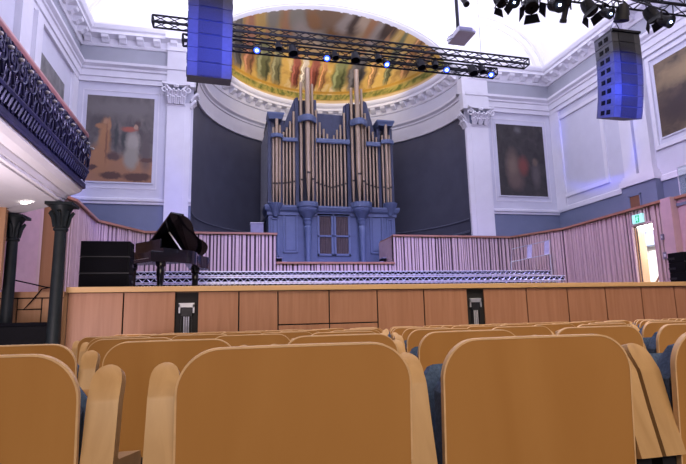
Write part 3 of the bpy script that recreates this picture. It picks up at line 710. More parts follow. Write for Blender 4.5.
# dark flight case by the columns
q0 = at(-30, 322, Y=9.45); q1 = at(51, 322, Y=9.45)
r = thing('equipment_case', ((q0.x+q1.x)/2, 9.9, floor_z(9.9)), 'large black equipment case on the floor below the balcony columns', 'case')
m = MB(); m.box(q0.x, q1.x, 9.45, 9.95, floor_z(9.45), q1.z-0.06); m.build('body', 'matt_black', r, bevel=0.01)
m = MB(); m.box(q0.x-0.01, q1.x+0.01, 9.44, 9.96, q1.z-0.06, q1.z); m.build('lid', 'grille_black', r, bevel=0.006)
for k in (0.3, 0.7):
    m = MB(); xx = q0.x+(q1.x-q0.x)*k; m.box(xx-0.09, xx+0.09, 9.42, 9.45, q1.z-0.5, q1.z-0.36); m.build('latch', 'steel_dark', r)

# ---- choir risers: lattice-edged aluminium decks -------------------------
def riser(label, Y, y_top, y_bot, pxl, pxr, depth):
    zt = at(343, y_top, Y=Y).z; zb = at(343, y_bot, Y=Y).z
    # keep level: measured at mid picture
    xl, xr = at(pxl, y_top, Y=Y).x, at(pxr, y_top+2, Y=Y).x
    r = thing('choir_riser', ((xl+xr)/2, Y, STZ), label, 'riser', 'lattice-edged risers across the stage')
    h = zt-zb
    m = MB(); m.box(xl, xr, Y, Y+0.06, zt-h*0.20, zt); m.box(xl, xr, Y, Y+0.05, zb, zb+h*0.16); m.build('rail', 'aluminium', r)
    m = MB(); k = int((xr-xl)/(h*1.25)); 
    for i in range(k):
        a = xl+(xr-xl)*i/k; b = xl+(xr-xl)*(i+1)/k; c = (a+b)/2
        m.tube([(a, Y+0.025, zb+h*0.14), (c, Y+0.025, zt-h*0.18), (b, Y+0.025, zb+h*0.14)], h*0.06, 5)
    m.build('lattice', 'aluminium', r)
    m = MB(); m.box(xl, xr, Y+0.04, Y+depth, zt-0.03, zt-0.012); m.box(xl+0.01, xr-0.01, Y+0.06, Y+0.075, zb, zt-0.03); m.build('deck', 'matt_black', r)  # black board added behind the lattice to paint shade under the deck
    nleg = 6
    for i in range(nleg):
        xx = xl+(xr-xl)*(i+0.02)/(nleg-0.96)
        m = MB(); m.box(xx-0.025, xx+0.025, Y+0.08, Y+0.13, STZ, zb+0.02); m.build('leg', 'bright_metal', r)
    return r
riser('front and lowest lattice-edged riser across the stage', 14.0, 282.4, 286.5, 134, 560, 0.55)
riser('middle lattice-edged riser across the stage', 14.6, 276.2, 281.8, 134, 565.5, 0.7)
riser('rear and highest lattice-edged riser across the stage', 15.4, 270.8, 275.4, 134, 552, 0.9)

# ---- leaning metal frame by the right corner -----------------------------
pA, pB = at(511, 262, Y=16.6), at(550, 254, Y=15.7)
tA, tB = at(512, 249, Y=16.9), at(550, 240, Y=16.0)
r = thing('crowd_barrier', (pA.x, pA.y, STZ), 'pale tubular metal frame standing against the right corner slats', 'barrier')
m = MB()
m.tube([pA, pB, tB, tA], 0.017, 6, closed=True); m.build('frame', 'bright_metal', r)
for k in (0.42, 0.86):
    m = MB(); a = pA.lerp(pB, k); b = tA.lerp(tB, k); a2 = pA.lerp(pB, k+0.12); b2 = tA.lerp(tB, k+0.12)
    m.add([a, a2, b2, b, a+Vector((0, .015, 0)), a2+Vector((0, .015, 0)), b2+Vector((0, .015, 0)), b+Vector((0, .015, 0))], [(0, 1, 2, 3), (7, 6, 5, 4), (0, 4, 5, 1), (1, 5, 6, 2), (2, 6, 7, 3), (3, 7, 4, 0)]); m.build('panel', 'perspex_grey', r)
for P in (pA, pB):
    m = MB(); m.tube([P, (P.x, P.y, STZ)], 0.02, 6); m.tube([(P.x-0.05, P.y-0.25, STZ+0.02), (P.x+0.05, P.y+0.25, STZ+0.02)], 0.02, 6); m.build('leg', 'bright_metal', r)

# ---- speaker stack left, speakers far right ------------------------------
def cabinet(x0, x1, y0, y1, z0, z1, label, group, slots=2):
    r = thing('subwoofer', ((x0+x1)/2, (y0+y1)/2, z0), label, 'speaker', group)
    m = MB(); m.box(x0, x1, y0, y1, z0, z1); m.build('cabinet', 'matt_black', r, bevel=0.012)
    m = MB(); m.box(x0+0.03, x1-0.03, y0-0.012, y0, z0+0.04, z1-0.03); m.build('grille', 'grille_black', r)
    for s_ in (x0-0.004, x1-0.008):
        m = MB(); m.box(s_, s_+0.012, y0+0.25, y0+0.45, z1-0.16, z1-0.11); m.build('handle', 'steel_dark', r)
    m = MB(); m.box(x0, x1, y0-0.016, y0-0.002, z0, z0+0.02); m.build('trim', 'steel_dark', r)
x0, x1 = at(79.3, 265, Y=10.3).x, at(129.5, 265, Y=10.3).x
zt = at(105, 241, Y=10.3).z
for i, w in enumerate(('bottom', 'middle', 'top')):
    h = (zt-STZ)/3
    cabinet(x0, x1, 10.3, 10.75, STZ+h*i+(0.003 if i else 0), STZ+h*(i+1), 'black speaker cabinet left of the piano, %s of its stack of three' % w, 'ground stack of speakers on the stage')
p = at(679.5, 252, Y=9.75); zt = p.z; x0 = p.x
for i, w in enumerate(('bottom', 'middle', 'top')):
    h = (zt-STZ-0.02)/3
    cabinet(x0, x0+0.7, 9.66, 10.1, STZ+0.02+h*i+(0.003 if i else 0), STZ+0.02+h*(i+1), 'dark speaker cabinet at the far right edge of the stage, %s of three' % w, 'speaker stack at the right edge')

# ---- grand piano ---------------------------------------------------------
PH = math.radians(40)
kt = at(163, 262, Y=11.1)
pr = thing('grand_piano', (kt.x, kt.y, STZ), 'black grand piano with raised lid on the stage', 'piano', None, PH)
# local: x runs key end -> tail, y runs treble (near) -> bass (far), z up
Lp, Wp = 2.12, 1.48
out = [(0, 0), (0.55, 0.0), (0.85, 0.06), (1.10, 0.24), (1.30, 0.50), (1.55, 0.70), (1.82, 0.80), (2.02, 0.93), (2.12, 1.14), (2.09, 1.34), (1.96, 1.46), (1.80, 1.48), (0, 1.48)]
def smooth_poly(P, it=2):
    keep = P
    for _ in range(it):
        Q = []
        for i in range(len(keep)):
            a, b = Vector(keep[i]), Vector(keep[(i+1) % len(keep)])
            if (a-b).length > 0.6 and (i in (len(keep)-1, len(keep)-2)): Q += [tuple(a.lerp(b, 0.02)), tuple(a.lerp(b, 0.98))]
            else: Q += [tuple(a.lerp(b, 0.25)), tuple(a.lerp(b, 0.75))]
        keep = Q
    return keep
so = smooth_poly(out[1:-1], 2); so = [(0, 0)]+so+[(0, 1.48)]
rim = MB(); inn = [(p[0]*0.955+0.04, p[1]*0.955+0.033) for p in so]
n = len(so)
vs = [(p[0], p[1], 0.68) for p in so]+[(p[0], p[1], 0.99) for p in so]+[(p[0], p[1], 0.99) for p in inn]+[(p[0], p[1], 0.88) for p in inn]
fs = [tuple(reversed(range(n)))]
for i in range(n):
    j = (i+1) % n
    fs += [(i, j, n+j, n+i), (n+i, n+j, 2*n+j, 2*n+i), (2*n+i, 2*n+j, 3*n+j, 3*n+i)]
fs.append(tuple(range(3*n, 4*n)))
rim.add(vs, fs); rim.build('case', 'lacquer_black', pr, local=True, smooth=True)
pl = MB(); pl.prism([(p[0]*0.90+0.12, p[1]*0.90+0.07) for p in so], 0.885, 0.90, 'Z'); pl.build('soundboard', 'stage_deck', pr, local=True)
kb = MB(); kb.box(-0.30, 0.02, 0.0, 0.10, 0.66, 0.90); kb.box(-0.30, 0.02, 1.38, 1.48, 0.66, 0.90); kb.box(-0.28, 0.02, 0.1, 1.38, 0.66, 0.72); kb.box(-0.30, -0.25, 0.08, 1.40, 0.66, 0.74)
kb.build('keybed', 'lacquer_black', pr, local=True, bevel=0.01)
ky = MB()
for i in range(52): ky.box(-0.245, -0.09, 0.11+i*1.26/52, 0.11+(i+0.93)*1.26/52, 0.72, 0.755)
ky.build('white_keys', 'ivory', pr, local=True, label='row of white keys')
ky = MB()
for i in range(51):
    if i % 7 in (2, 6): continue
    ky.box(-0.19, -0.09, 0.11+(i+0.72)*1.26/52, 0.11+(i+1.22)*1.26/52, 0.755, 0.77)
ky.build('black_keys', 'lacquer_black', pr, local=True, label='row of black keys')
fb = MB(); fb.box(-0.085, -0.04, 0.1, 1.38, 0.72, 0.93); fb.build('fallboard', 'lacquer_black', pr, local=True, bevel=0.006)
md = MB(); md.box(0.06, 0.09, 0.22, 1.26, 1.0, 1.22); md.box(0.06, 0.28, 0.2, 1.28, 0.985, 1.005)
md.build('music_desk', 'lacquer_black', pr, local=True, bevel=0.004)
LA = math.radians(36)
pr.scale = (0.94, 0.94, 0.94)
def lidM():
    return Matrix.Translation((0, 1.48, 1.0)) @ Matrix.Rotation(-LA, 4, 'X') @ Matrix.Translation((0, -1.48, 0))
lp = MB(); lo = [(p[0]*1.01+0.30*(1-p[0]/2.12)*0+(0.36 if p[0] < 0.3 else 0), p[1]*1.01-0.01) for p in so]
lp.prism(lo, 0.0, 0.028, 'Z', lidM()); lp.build('lid', 'lacquer_black', pr, local=True)
fl = MB(); fl.box(0.37, 0.73, 0.0, 1.48, 0.03, 0.055, lidM()); fl.build('lid_flap', 'lacquer_black', pr, local=True, label='folded back front flap of the lid')
pe = lidM() @ Vector((0.66, 0.62, 0.0))
ps = MB(); ps.tube([(0.50, 0.03, 0.97), pe], 0.016, 8); ps.build('prop_stick', 'ivory', pr, local=True, smooth=True, label='pale reflecting prop stick holding up the lid')
for (lx, ly) in ((0.05, 0.16), (0.05, 1.32), (1.72, 1.14)):
    lg = MB(); lg.lathe([(0.11, 0.68), (0.11, 0.60), (0.08, 0.57), (0.092, 0.50), (0.08, 0.30), (0.06, 0.12), (0.065, 0.10), (0.05, 0.06), (0.0, 0.06)], (lx, ly, 0), 14)
    o = lg.build('leg', 'lacquer_black', pr, local=True, smooth=True)
    w = MB(); w.lathe([(0.0, -0.02), (0.035, -0.02), (0.035, 0.02), (0.0, 0.02)], (0, 0, 0), 12, Matrix.Translation((lx, ly, 0.035)) @ Matrix.Rotation(PI/2, 4, 'X')); w.build('caster', 'brass', o, local=True)
ly_ = MB(); ly_.tube([(0.45, 0.66, 0.68), (0.42, 0.68, 0.12)], 0.018, 6); ly_.tube([(0.45, 0.84, 0.68), (0.42, 0.82, 0.12)], 0.018, 6); ly_.box(0.36, 0.48, 0.60, 0.90, 0.08, 0.14)
o = ly_.build('pedal_lyre', 'lacquer_black', pr, local=True)
for k in (0.67, 0.75, 0.83):
    w = MB(); w.box(0.18, 0.37, k-0.012, k+0.012, 0.09, 0.105); w.build('pedal', 'brass', o, local=True)
# piano bench at the keyboard
ux_, uy_ = Vector((math.cos(PH), math.sin(PH))), Vector((-math.sin(PH), math.cos(PH)))
bc = Vector((kt.x, kt.y))+ux_*(-0.52)+uy_*0.74
pb = thing('piano_bench', (bc.x, bc.y, STZ), 'black padded piano bench in front of the keyboard', 'bench', None, PH)
m = MB(); m.box(-0.17, 0.17, -0.36, 0.36, 0.44, 0.52); m.build('seat_pad', 'grille_black', pb, local=True, bevel=0.025)
m = MB(); m.box(-0.16, 0.16, -0.35, 0.35, 0.37, 0.44); m.build('apron', 'lacquer_black', pb, local=True)
for sx in (-0.13, 0.13):
    for sy in (-0.31, 0.31):
        m = MB(); m.box(sx-0.025, sx+0.025, sy-0.025, sy+0.025, 0, 0.38); m.build('leg', 'lacquer_black', pb, local=True)

# ---- organ ---------------------------------------------------------------
YO = 20.4
def ox(px, py=210): return at(px, py, Y=YO).x
def oz(py, px=330): return at(px, py, Y=YO).z
org = thing('pipe_organ', (at(331, 240, Y=YO).x, YO, 2.0), 'large blue cased pipe organ with bronze pipes in the apse', 'organ')
OL, OR = ox(268.5), ox(394.5)
ZB, ZI = STZ, oz(207)                      # base bottom, impost top
# base
m = MB(); m.box(OL, OR, YO, YO+1.2, ZB, ZI-0.10); m.build('base', 'organ_blue', org)
m = MB(); m.sweep([(0, ZI-0.42), (0.06, ZI-0.40), (0.06, ZI-0.28), (0.14, ZI-0.20), (0.18, ZI-0.08), (0.18, ZI), (0, ZI)], [(OL, YO+1.2), (OL, YO), (OR, YO), (OR, YO+1.2)][::1], 1)
m.build('impost_cornice', 'organ_blue_light', org)
MB().box(OL, OR, YO-0.1, YO+1.2, ZI-0.06, ZI).build('impost_deck', 'organ_blue', org)
def frame_panel(px0, px1, py0, py1, name='panel'):
    a, b = ox(px0, (py0+py1)/2), ox(px1, (py0+py1)/2); z0, z1 = oz(py1, (px0+px1)/2), oz(py0, (px0+px1)/2); w = 0.06
    o = MB(); 
    for (p0, p1, q0, q1) in ((a, b, z0, z0+w), (a, b, z1-w, z1), (a, a+w, z0, z1), (b-w, b, z0, z1)): o.box(p0, p1, YO-0.045, YO, q0, q1)
    o.box(a+w+0.06, b-w-0.06, YO-0.02, YO, z0+w+0.06, z1-w-0.06)
    o.build(name, 'organ_blue_light', org, bevel=0.008)
frame_panel(283, 297.5, 214, 253); frame_panel(370, 383, 216, 254)
frame_panel(270.5, 279, 218, 257); frame_panel(387, 393, 219, 258)
# middle doors with glazed curtained lights
for (a, b) in ((317.3, 333.2), (333.9, 350.2)):
    xa, xb = ox(a, 235), ox(b, 235); z0, z1 = oz(256), oz(214); zm = oz(236.3); w = 0.09
    d = MB()
    for (p0, p1, q0, q1) in ((xa, xb, z0, z0+w), (xa, xb, z1-w, z1), (xa, xa+w, z0, z1), (xb-w, xb, z0, z1), (xa, xb, zm-0.04, zm+0.04)): d.box(p0, p1, YO-0.06, YO, q0, q1)
    dd = d.build('door', 'organ_blue_light', org, bevel=0.008)
    c = MB(); k = 26; vs = []
    for i in range(k+1):
        xx = xa+w+(xb-xa-2*w)*i/k; yy = YO-0.018+0.012*math.sin(i*1.7)
        vs += [(xx, yy, z0+w), (xx, yy, z1-w)]
    c.add(vs, [(2*i, 2*i+2, 2*i+3, 2*i+1) for i in range(k)]); c.build('curtain', 'curtain_brown', dd, smooth=True)
# turned columns carrying round corbels
for px in (307.2, 361.2):
    x = ox(px, 235); z0 = ZB+0.02; z1 = oz(223, px)
    m = MB(); H = z1-z0
    m.lathe([(0.0, 0), (0.17, 0), (0.17, 0.25), (0.12, 0.30), (0.10, 0.36), (0.115, H*0.6), (0.15, H*0.86), (0.165, H*0.93), (0.12, H*0.95), (0.15, H*0.975), (0.15, H), (0, H)], (x, YO-0.22, z0), 20); m.build('column', 'organ_blue_light', org, smooth=True)
    m = MB(); zc = oz(204, px)
    m.lathe([(0.0, 0), (0.16, 0), (0.20, 0.10), (0.17, 0.14), (0.24, 0.26), (0.37, 0.42), (0.42, 0.50), (0.42, 0.58), (0.46, 0.62), (0.46, (zc-z1)), (0, (zc-z1))], (x, YO-0.15, z1), 24); m.build('corbel', 'organ_blue_light', org, smooth=True)
for px in (275.5, 390):
    x = ox(px, 215); z1 = oz(204, px)
    m = MB(); m.lathe([(0, 0), (0.10, 0.0), (0.14, 0.12), (0.22, 0.3), (0.30, 0.42), (0.32, 0.55), (0, 0.55)], (x, YO-0.06, z1-0.55), 20); m.build('corbel', 'organ_blue_light', org, smooth=True)
# dark pipe chamber behind the pipes and the blue case posts and gables
cz_ = lambda px, py: (ox(px, py), oz(py, px))
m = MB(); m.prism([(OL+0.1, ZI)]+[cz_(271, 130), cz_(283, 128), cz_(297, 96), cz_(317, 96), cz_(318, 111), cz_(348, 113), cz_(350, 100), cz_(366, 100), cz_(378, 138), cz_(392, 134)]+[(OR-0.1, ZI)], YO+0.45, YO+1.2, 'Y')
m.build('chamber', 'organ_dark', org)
m = MB()
m.prism([cz_(316.5, 110), cz_(350, 113), cz_(350, 131), cz_(343, 133), cz_(333.5, 145), cz_(324, 132), cz_(316.5, 129)], YO+0.36, YO+0.46, 'Y'); m.build('centre_panel', 'organ_navy', org)
for i, pts in enumerate(([(283, 126), (295, 96), (298.5, 94), (298.5, 112), (287, 129)], [(365, 98), (368, 100), (379, 139), (376, 142), (364, 112)], [(312, 97), (317.5, 99), (317.5, 112), (312, 112)], [(345, 103), (351, 100), (351, 114), (344, 114)])):
    m = MB(); m.prism([cz_(*p) for p in pts], YO+0.30, YO+0.42, 'Y'); m.build('gable', 'organ_navy', org)
for (px, ptop) in ((270, 118), (282.5, 119), (297.8, 96), (316.2, 98), (350.3, 102), (366, 104), (380.5, 126), (393, 127)):
    x = ox(px, 165); m = MB(); m.box(x-0.075, x+0.075, YO+0.20, YO+0.40, ZI, oz(ptop, px)); m.build('post', 'organ_navy', org)
# caps of the two small towers
for (a, b, t, bt) in ((267.5, 283.3, 113.5, 119.5), (376.5, 393, 121.5, 126.5)):
    m = MB(); xa, xb = ox(a, bt), ox(b, bt); z0, z1 = oz(bt, (a+b)/2), oz(t, (a+b)/2)
    m.sweep([(0, z0), (0.04, z0), (0.06, z0+0.06), (0.12, z1-0.06), (0.12, z1), (0, z1)], [(xa+0.1, YO+0.6), (xa+0.1, YO-0.05), (xb-0.1, YO-0.05), (xb-0.1, YO+0.6)], 1)
    m.box(xa+0.1, xb-0.1, YO-0.05, YO+0.6, z0, z1); m.build('tower_cap', 'organ_blue_light', org)
# pipes
def pipe(px, top, mouth, wpx, dy):
    r_ = wpx*0.5*(ox(331)-ox(330)); x = ox(px, 170); y = YO+dy
    zt, zm = oz(top, px), oz(mouth, px)
    m = MB(); m.lathe([(0.02, ZI), (0.028, ZI), (r_, zm), (r_, zt), (r_*0.86, zt), (r_*0.86, zt-0.25), (0, zt-0.25)], (x, y, 0), 14)
    o = m.build('pipe', 'pipe_bronze', org, smooth=True)
    w = MB(); w.box(x-r_*0.72, x+r_*0.72, y-r_*1.03, y-r_*0.5, zm+0.02, zm+0.10); w.build('mouth', 'pipe_mouth', o)
for a in ((273.6, 127, 184.5, 2.6, 0.06), (276.6, 119.5, 185.5, 3.2, -0.05), (279.9, 125, 184.5, 2.6, 0.06),
          (283.8, 131, 184, 2.1, 0.14), (287.2, 126.5, 183.5, 2.2, 0.14), (290.7, 120.5, 183, 2.3, 0.14), (294.4, 110.5, 182.3, 2.5, 0.14),
          (301.6, 82, 181, 3.1, 0.05), (307.8, 70, 175.3, 5.0, -0.15), (313.0, 84, 180.5, 3.0, 0.05),
          (317.2, 109, 183.4, 2.4, 0.14), (320.9, 121.5, 185, 2.3, 0.14), (324.9, 128, 186.2, 2.2, 0.14), (328.5, 133, 187.4, 2.1, 0.14), (331.7, 138, 188.2, 2.0, 0.14), (335.1, 134.5, 187.6, 2.1, 0.14), (338.4, 129, 186.6, 2.2, 0.14), (342.0, 124, 185.6, 2.3, 0.14), (346.0, 112, 184.5, 2.4, 0.14),
          (353.3, 88, 182, 3.1, 0.05), (358.0, 72, 176.5, 5.0, -0.15), (363.6, 89, 182.5, 3.0, 0.05),
          (367.4, 112.5, 185, 2.4, 0.14), (371.2, 125.5, 186.4, 2.3, 0.14), (374.8, 131, 187.4, 2.2, 0.14), (378.2, 136.5, 188.2, 2.1, 0.14),
          (383.6, 135, 188.4, 2.4, 0.06), (386.8, 125.5, 190.4, 3.2, -0.05), (390.3, 135, 188.6, 2.4, 0.06)):
    pipe(*a)
def pband(pa, pb, y0, y1, dy, bow=0.0):
    xa, xb = ox(pa, y1), ox(pb, y1); z0, z1 = oz(y1, (pa+pb)/2), oz(y0, (pa+pb)/2); m = MB(); k = 8
    path = []
    for i in range(k+1):
        t = i/k; path.append((xa+(xb-xa)*t, YO+dy-bow*math.sin(PI*t)))
    m.sweep([(0, z0), (0.05, z0), (0.07, z0+0.04), (0.07, z1-0.04), (0.05, z1), (0, z1)], path, 1); m.build('pipe_band', 'organ_blue_light', org)
pband(271.5, 282, 134.3, 138.3, -0.02, 0.14); pband(282.5, 297.3, 137.3, 141.3, 0.05); pband(299, 315.2, 117, 123.4, 0.0, 0.34); pband(316, 350, 138.8, 143.4, 0.05)
pband(351.2, 366, 120.5, 127, 0.0, 0.34); pband(366.2, 380.5, 141.8, 146.2, 0.05); pband(381.6, 392.3, 140.6, 144.8, -0.02, 0.14)
# side wall of the case, seen on the left
for sg, xe in ((-1, OL), (1, OR)):
    zt0, zt1 = oz(118, 272), oz(118, 272)-0.25
    m = MB(); y0, y1 = YO+0.35, YO+2.9; x1 = xe+sg*0.10; xo = xe-sg*0.05
    m.add([(xo, y0, ZI-0.3), (x1, y1, ZI-0.3), (x1, y1, zt1), (xo, y0, zt0), (xo-sg*0.2, y0, ZI-0.3), (x1-sg*0.2, y1, ZI-0.3), (x1-sg*0.2, y1, zt1), (xo-sg*0.2, y0, zt0)],
          [(0, 1, 2, 3), (7, 6, 5, 4), (0, 4, 5, 1), (1, 5, 6, 2), (2, 6, 7, 3), (3, 7, 4, 0)])
    o = m.build('side_wall', 'organ_side', org)
    b = MB()
    for i in range(12):
        t = (i+0.3)/12; xx = xo+(x1-xo)*t; yy = y0+(y1-y0)*t; zz = zt0+(zt1-zt0)*t
        b.box(min(xx, xx+sg*0.05), max(xx, xx+sg*0.05), yy, yy+0.11, ZI-0.2, zz-0.05)
    b.build('batten', 'organ_side', o, label='vertical grey battens')
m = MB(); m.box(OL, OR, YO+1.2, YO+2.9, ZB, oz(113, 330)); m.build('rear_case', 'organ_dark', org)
# white box beside organ, stair blocks in the gaps
p0, p1 = at(250.5, 223, Y=19.6), at(263.5, 223, Y=19.6)
r = thing('cabinet', ((p0.x+p1.x)/2, 19.6, STZ), 'pale grey box cabinet standing left of the organ behind the slats', 'cabinet')
m = MB(); m.box(p0.x, p1.x, 19.6, 20.1, STZ, p0.z); m.build('body', 'perspex_grey', r, bevel=0.01)
m = MB(); m.box(p0.x-0.01, p1.x+0.01, 19.58, 20.12, p0.z, p0.z+0.03); m.build('top', 'panel_plaster', r)
for (a, b, top, lb, sg) in ((276.8, 287, 257.5, 'small black steps in front of the organ, left side', 1), (380, 392, 257.5, 'small black steps in front of the organ, right side', -1)):
    xa, xb = at(a, 262, Y=19.0).x, at(b, 262, Y=19.0).x; z1 = at((a+b)/2, top, Y=19.0).z; z0 = STZ
    xa = max(xa, bl1+0.03); xb = min(xb, br0-0.03)
    r = thing('step_unit', ((xa+xb)/2, 19, STZ), lb, 'steps', 'black step units beside the organ')
    w = xb-xa; h = at(330, 264, Y=19).z
    hi, lo_ = ((xa, xa+w*0.5), (xa+w*0.5, xb)) if sg > 0 else ((xa+w*0.5, xb), (xa, xa+w*0.5))
    m = MB(); m.box(hi[0], hi[1], 19, 19.5, z0, z1-0.03); m.box(lo_[0], lo_[1], 19, 19.5, z0, (z1+h)/2-0.05); m.build('body', 'matt_black', r)
    m = MB(); m.box(hi[0]-0.02, hi[1]+0.02, 18.97, 19.5, z1-0.03, z1); m.box(lo_[0], lo_[1], 18.97, 19.5, (z1+h)/2-0.05, (z1+h)/2-0.02); m.build('tread', 'perspex_grey', r)

# ---- balcony on the left -------------------------------------------------
bal = set_root('balcony', (-2.5, 6, 2.7), 'white balcony with ornate dark iron front and pink handrail on the left', 'balcony')
YE = 9.3
P_out = [(-2.5, -1.5), (-2.5, YE), (-5.47, YE+3.0)]
m = MB()
m.sweep([(-0.6, 2.90), (-0.28, 2.90), (-0.27, 2.96), (-0.20, 2.98), (-0.16, 3.06), (-0.05, 3.10), (0.02, 3.16), (0.02, 3.215), (-0.6, 3.215)], P_out, 1)
m.build('fascia', 'plaster', bal)
m = MB(); m.prism([(-2.72, -1.5), (-2.72, YE-0.05), (-5.47, YE+2.72), (-5.47, -1.5)], 2.93, 3.0, 'Z'); m.build('soffit', 'plaster', bal)
m = MB(); m.prism([(-2.55, -1.5), (-2.55, YE-0.02), (-5.47, YE+2.9), (-5.47, -1.5)], 3.17, 3.21, 'Z'); m.build('deck', 'carpet_dark', bal)
m = MB(); m.sweep([(-0.03, 3.21), (0.07, 3.21), (0.07, 3.29), (0.03, 3.32), (-0.03, 3.32)], P_out, 1); m.sweep([(0.0, 3.48), (0.10, 3.48), (0.11, 3.52), (0.10, 3.55), (0.0, 3.55)], P_out, 1)
m.sweep([(-0.02, 4.08), (0.03, 4.08), (0.03, 4.12), (-0.02, 4.12)], P_out, 1); m.build('iron_rail', 'iron_navy', bal)
m = MB(); m.sweep([(-0.06, 3.3), (-0.02, 3.3), (0.02, 3.5), (-0.01, 3.8), (-0.05, 4.1), (-0.08, 4.1)], P_out, 1); m.build('iron_backing', 'iron_navy', bal)
m = MB(); m.sweep([(-0.09, 4.12), (0.06, 4.12), (0.08, 4.17), (0.06, 4.23), (-0.09, 4.23)], P_out, 1); m.build('handrail', 'handrail_pink', bal, bevel=0.012)
# ornate bellied ironwork: scrolls, rings and leaf bars along the front
def belly(z): 
    t = (z-3.3)/0.8
    return 0.05+0.10*math.sin(PI*max(0, min(1, 1.15-t)))*(1-t*0.4)
def P3(y, z, o=0.0): return (-2.5+belly(z)+o, y, z)
iw = MB(); fl = MB()
pitch = 0.29; k = int((YE-0.5)/pitch)
for i in range(k):
    y = YE-0.2-i*pitch
    for sg in (-1, 1):
        pts = []
        for j in range(15):
            t = j/14; a = t*2.2*PI; rr = 0.13*(1-0.75*t)
            pts.append(P3(y+sg*(0.02+rr*math.sin(a)), 3.70+0.13-rr*math.cos(a)*1.0-0.0, 0.01))
        iw.tube(pts, 0.017, 5)
        pts = []
        for j in range(13):
            t = j/12; a = t*1.9*PI; rr = 0.10*(1-0.7*t)
            pts.append(P3(y+sg*(0.03+rr*math.sin(a)), 3.98-0.0+rr*math.cos(a)*0.9, 0.01))
        iw.tube(pts, 0.014, 5)
        iw.tube([P3(y+sg*0.17, 3.34), P3(y+sg*0.10, 3.46), P3(y+sg*0.16, 3.58), P3(y+sg*0.05, 3.72)], 0.018, 5)
    iw.tube([P3(y, 3.32), P3(y, 3.6), P3(y, 3.85), P3(y, 4.09)], 0.016, 5)
    iw.tube([P3(y+0.18, 3.32), P3(y+0.18, 3.6), P3(y+0.18, 3.85), P3(y+0.18, 4.09)], 0.012, 5)
    # leaf frieze under the scrolls
    for q in range(4):
        iw.tube([P3(y-0.16+q*0.09, 3.33, 0.02), P3(y-0.12+q*0.09, 3.44, 0.03), P3(y-0.08+q*0.09, 3.48, 0.02)], [0.014, 0.022, 0.008], 5)
    fl.lathe([(0, -0.02), (0.03, -0.012), (0.035, 0), (0.03, 0.012), (0, 0.02)], P3(y+0.18, 3.93, 0.04), 8)
iw.build('ironwork', 'iron_navy', bal, smooth=True)
fl.build('rosette', 'iron_pale', bal, smooth=True, label='small pale rosettes on the ironwork')
# downlight in the soffit
p = at(27.5, 202.5, Z=2.925)
m = MB(); m.lathe([(0, 0), (0.10, 0), (0.115, 0.01), (0.115, 0.03)], (p.x, p.y, 2.905), 20)
dl = MB(); dl.lathe([(0.075, 0), (0.10, -0.004), (0.10, 0.02), (0.075, 0.02)], (0, 0, 0), 20)
r = thing('downlight', (p.x, p.y, 2.92), 'round lit downlight in the balcony underside', 'light')
dl.build('bezel', 'plaster', r, local=True); q = MB(); q.lathe([(0, -0.014), (0.10, -0.014), (0.10, -0.004)], (0, 0, 0), 20); q.build('lens', 'downlight', r, local=True)
# cast iron columns
for (x, y, lb) in ((at(61, 226, Y=9.2).x, 9.2, 'dark green cast iron column under the balcony corner'), (at(12.6, 240, Y=10.2).x, 10.2, 'dark green cast iron column farther left under the balcony')):
    r = set_root('column', (x, y, floor_z(y)), lb, 'column')
    z0 = floor_z(y); zt = 2.90 if y < 10 else 2.86; H = zt-z0
    m = MB(); m.lathe([(0.0, 0), (0.16, 0), (0.16, 0.10), (0.125, 0.16), (0.11, 0.22), (0.088, H-0.46), (0.0, H-0.46)], (x, y, z0), 24); m.build('shaft', 'column_green', r, smooth=True)
    m = MB(); m.lathe([(0.09, H-0.48), (0.115, H-0.46), (0.115, H-0.43), (0.095, H-0.41), (0.10, H-0.28), (0.14, H-0.14), (0.18, H-0.07), (0.19, H-0.05), (0, H-0.05)], (x, y, z0), 24)
    m.box(x-0.21, x+0.21, y-0.21, y+0.21, zt-0.05, zt)
    for i in range(8):
        a = 2*PI*i/8; c, s_ = math.cos(a), math.sin(a)
        m.tube([(x+c*0.10, y+s_*0.10, z0+H-0.40), (x+c*0.13, y+s_*0.13, z0+H-0.24), (x+c*0.19, y+s_*0.19, z0+H-0.15), (x+c*0.20, y+s_*0.20, z0+H-0.18)], [0.03, 0.035, 0.025, 0.01], 6)
    m.build('capital', 'column_green', r, smooth=True)

# ---- trusses -------------------------------------------------------------
def truss(label, A, B, w, h, group, bay=0.42, rr=0.026, wires=()):
    A, B = Vector(A), Vector(B); d = B-A; L = d.length; d.normalize()
    r = thing('lighting_truss', tuple(A.lerp(B, 0.5)), label, 'truss', group)
    z = Vector((0, 0, 1)); n = d.cross(z).normalized(); u = n.cross(d)
    cs = [n*(w/2)*a+u*(h/2)*b for a, b in ((-1, -1), (1, -1), (1, 1), (-1, 1))]
    for c in cs:
        m = MB(); m.tube([A+c, B+c], rr, 6); m.build('chord', 'truss_black', r)
    m = MB(); k = max(2, int(L/bay))
    for i in range(k):
        a, b = A+d*(L*i/k), A+d*(L*(i+1)/k)
        for j in range(4):
            c0, c1 = cs[j], cs[(j+1) % 4]
            m.tube([a+c0, b+c1] if i % 2 == 0 else [a+c1, b+c0], rr*0.55, 4)
    for P in (A, B):
        for j in range(4): m.tube([P+cs[j], P+cs[(j+1) % 4]], rr*0.9, 4)
    m.build('lacing', 'truss_black', r)
    m = MB()
    for t in wires:
        P = A.lerp(B, t); m.tube([P+u*(h/2), (P.x, P.y, 15.3)], 0.012, 4)
    if wires: m.build('suspension_wire', 'perspex_grey', r)
    return A, B
YT1, YT2 = 15.0, 15.6
a_, b_ = at(153, 21, Y=YT1), at(526.5, 63.8, Y=YT1); zz = (a_.z+b_.z)/2
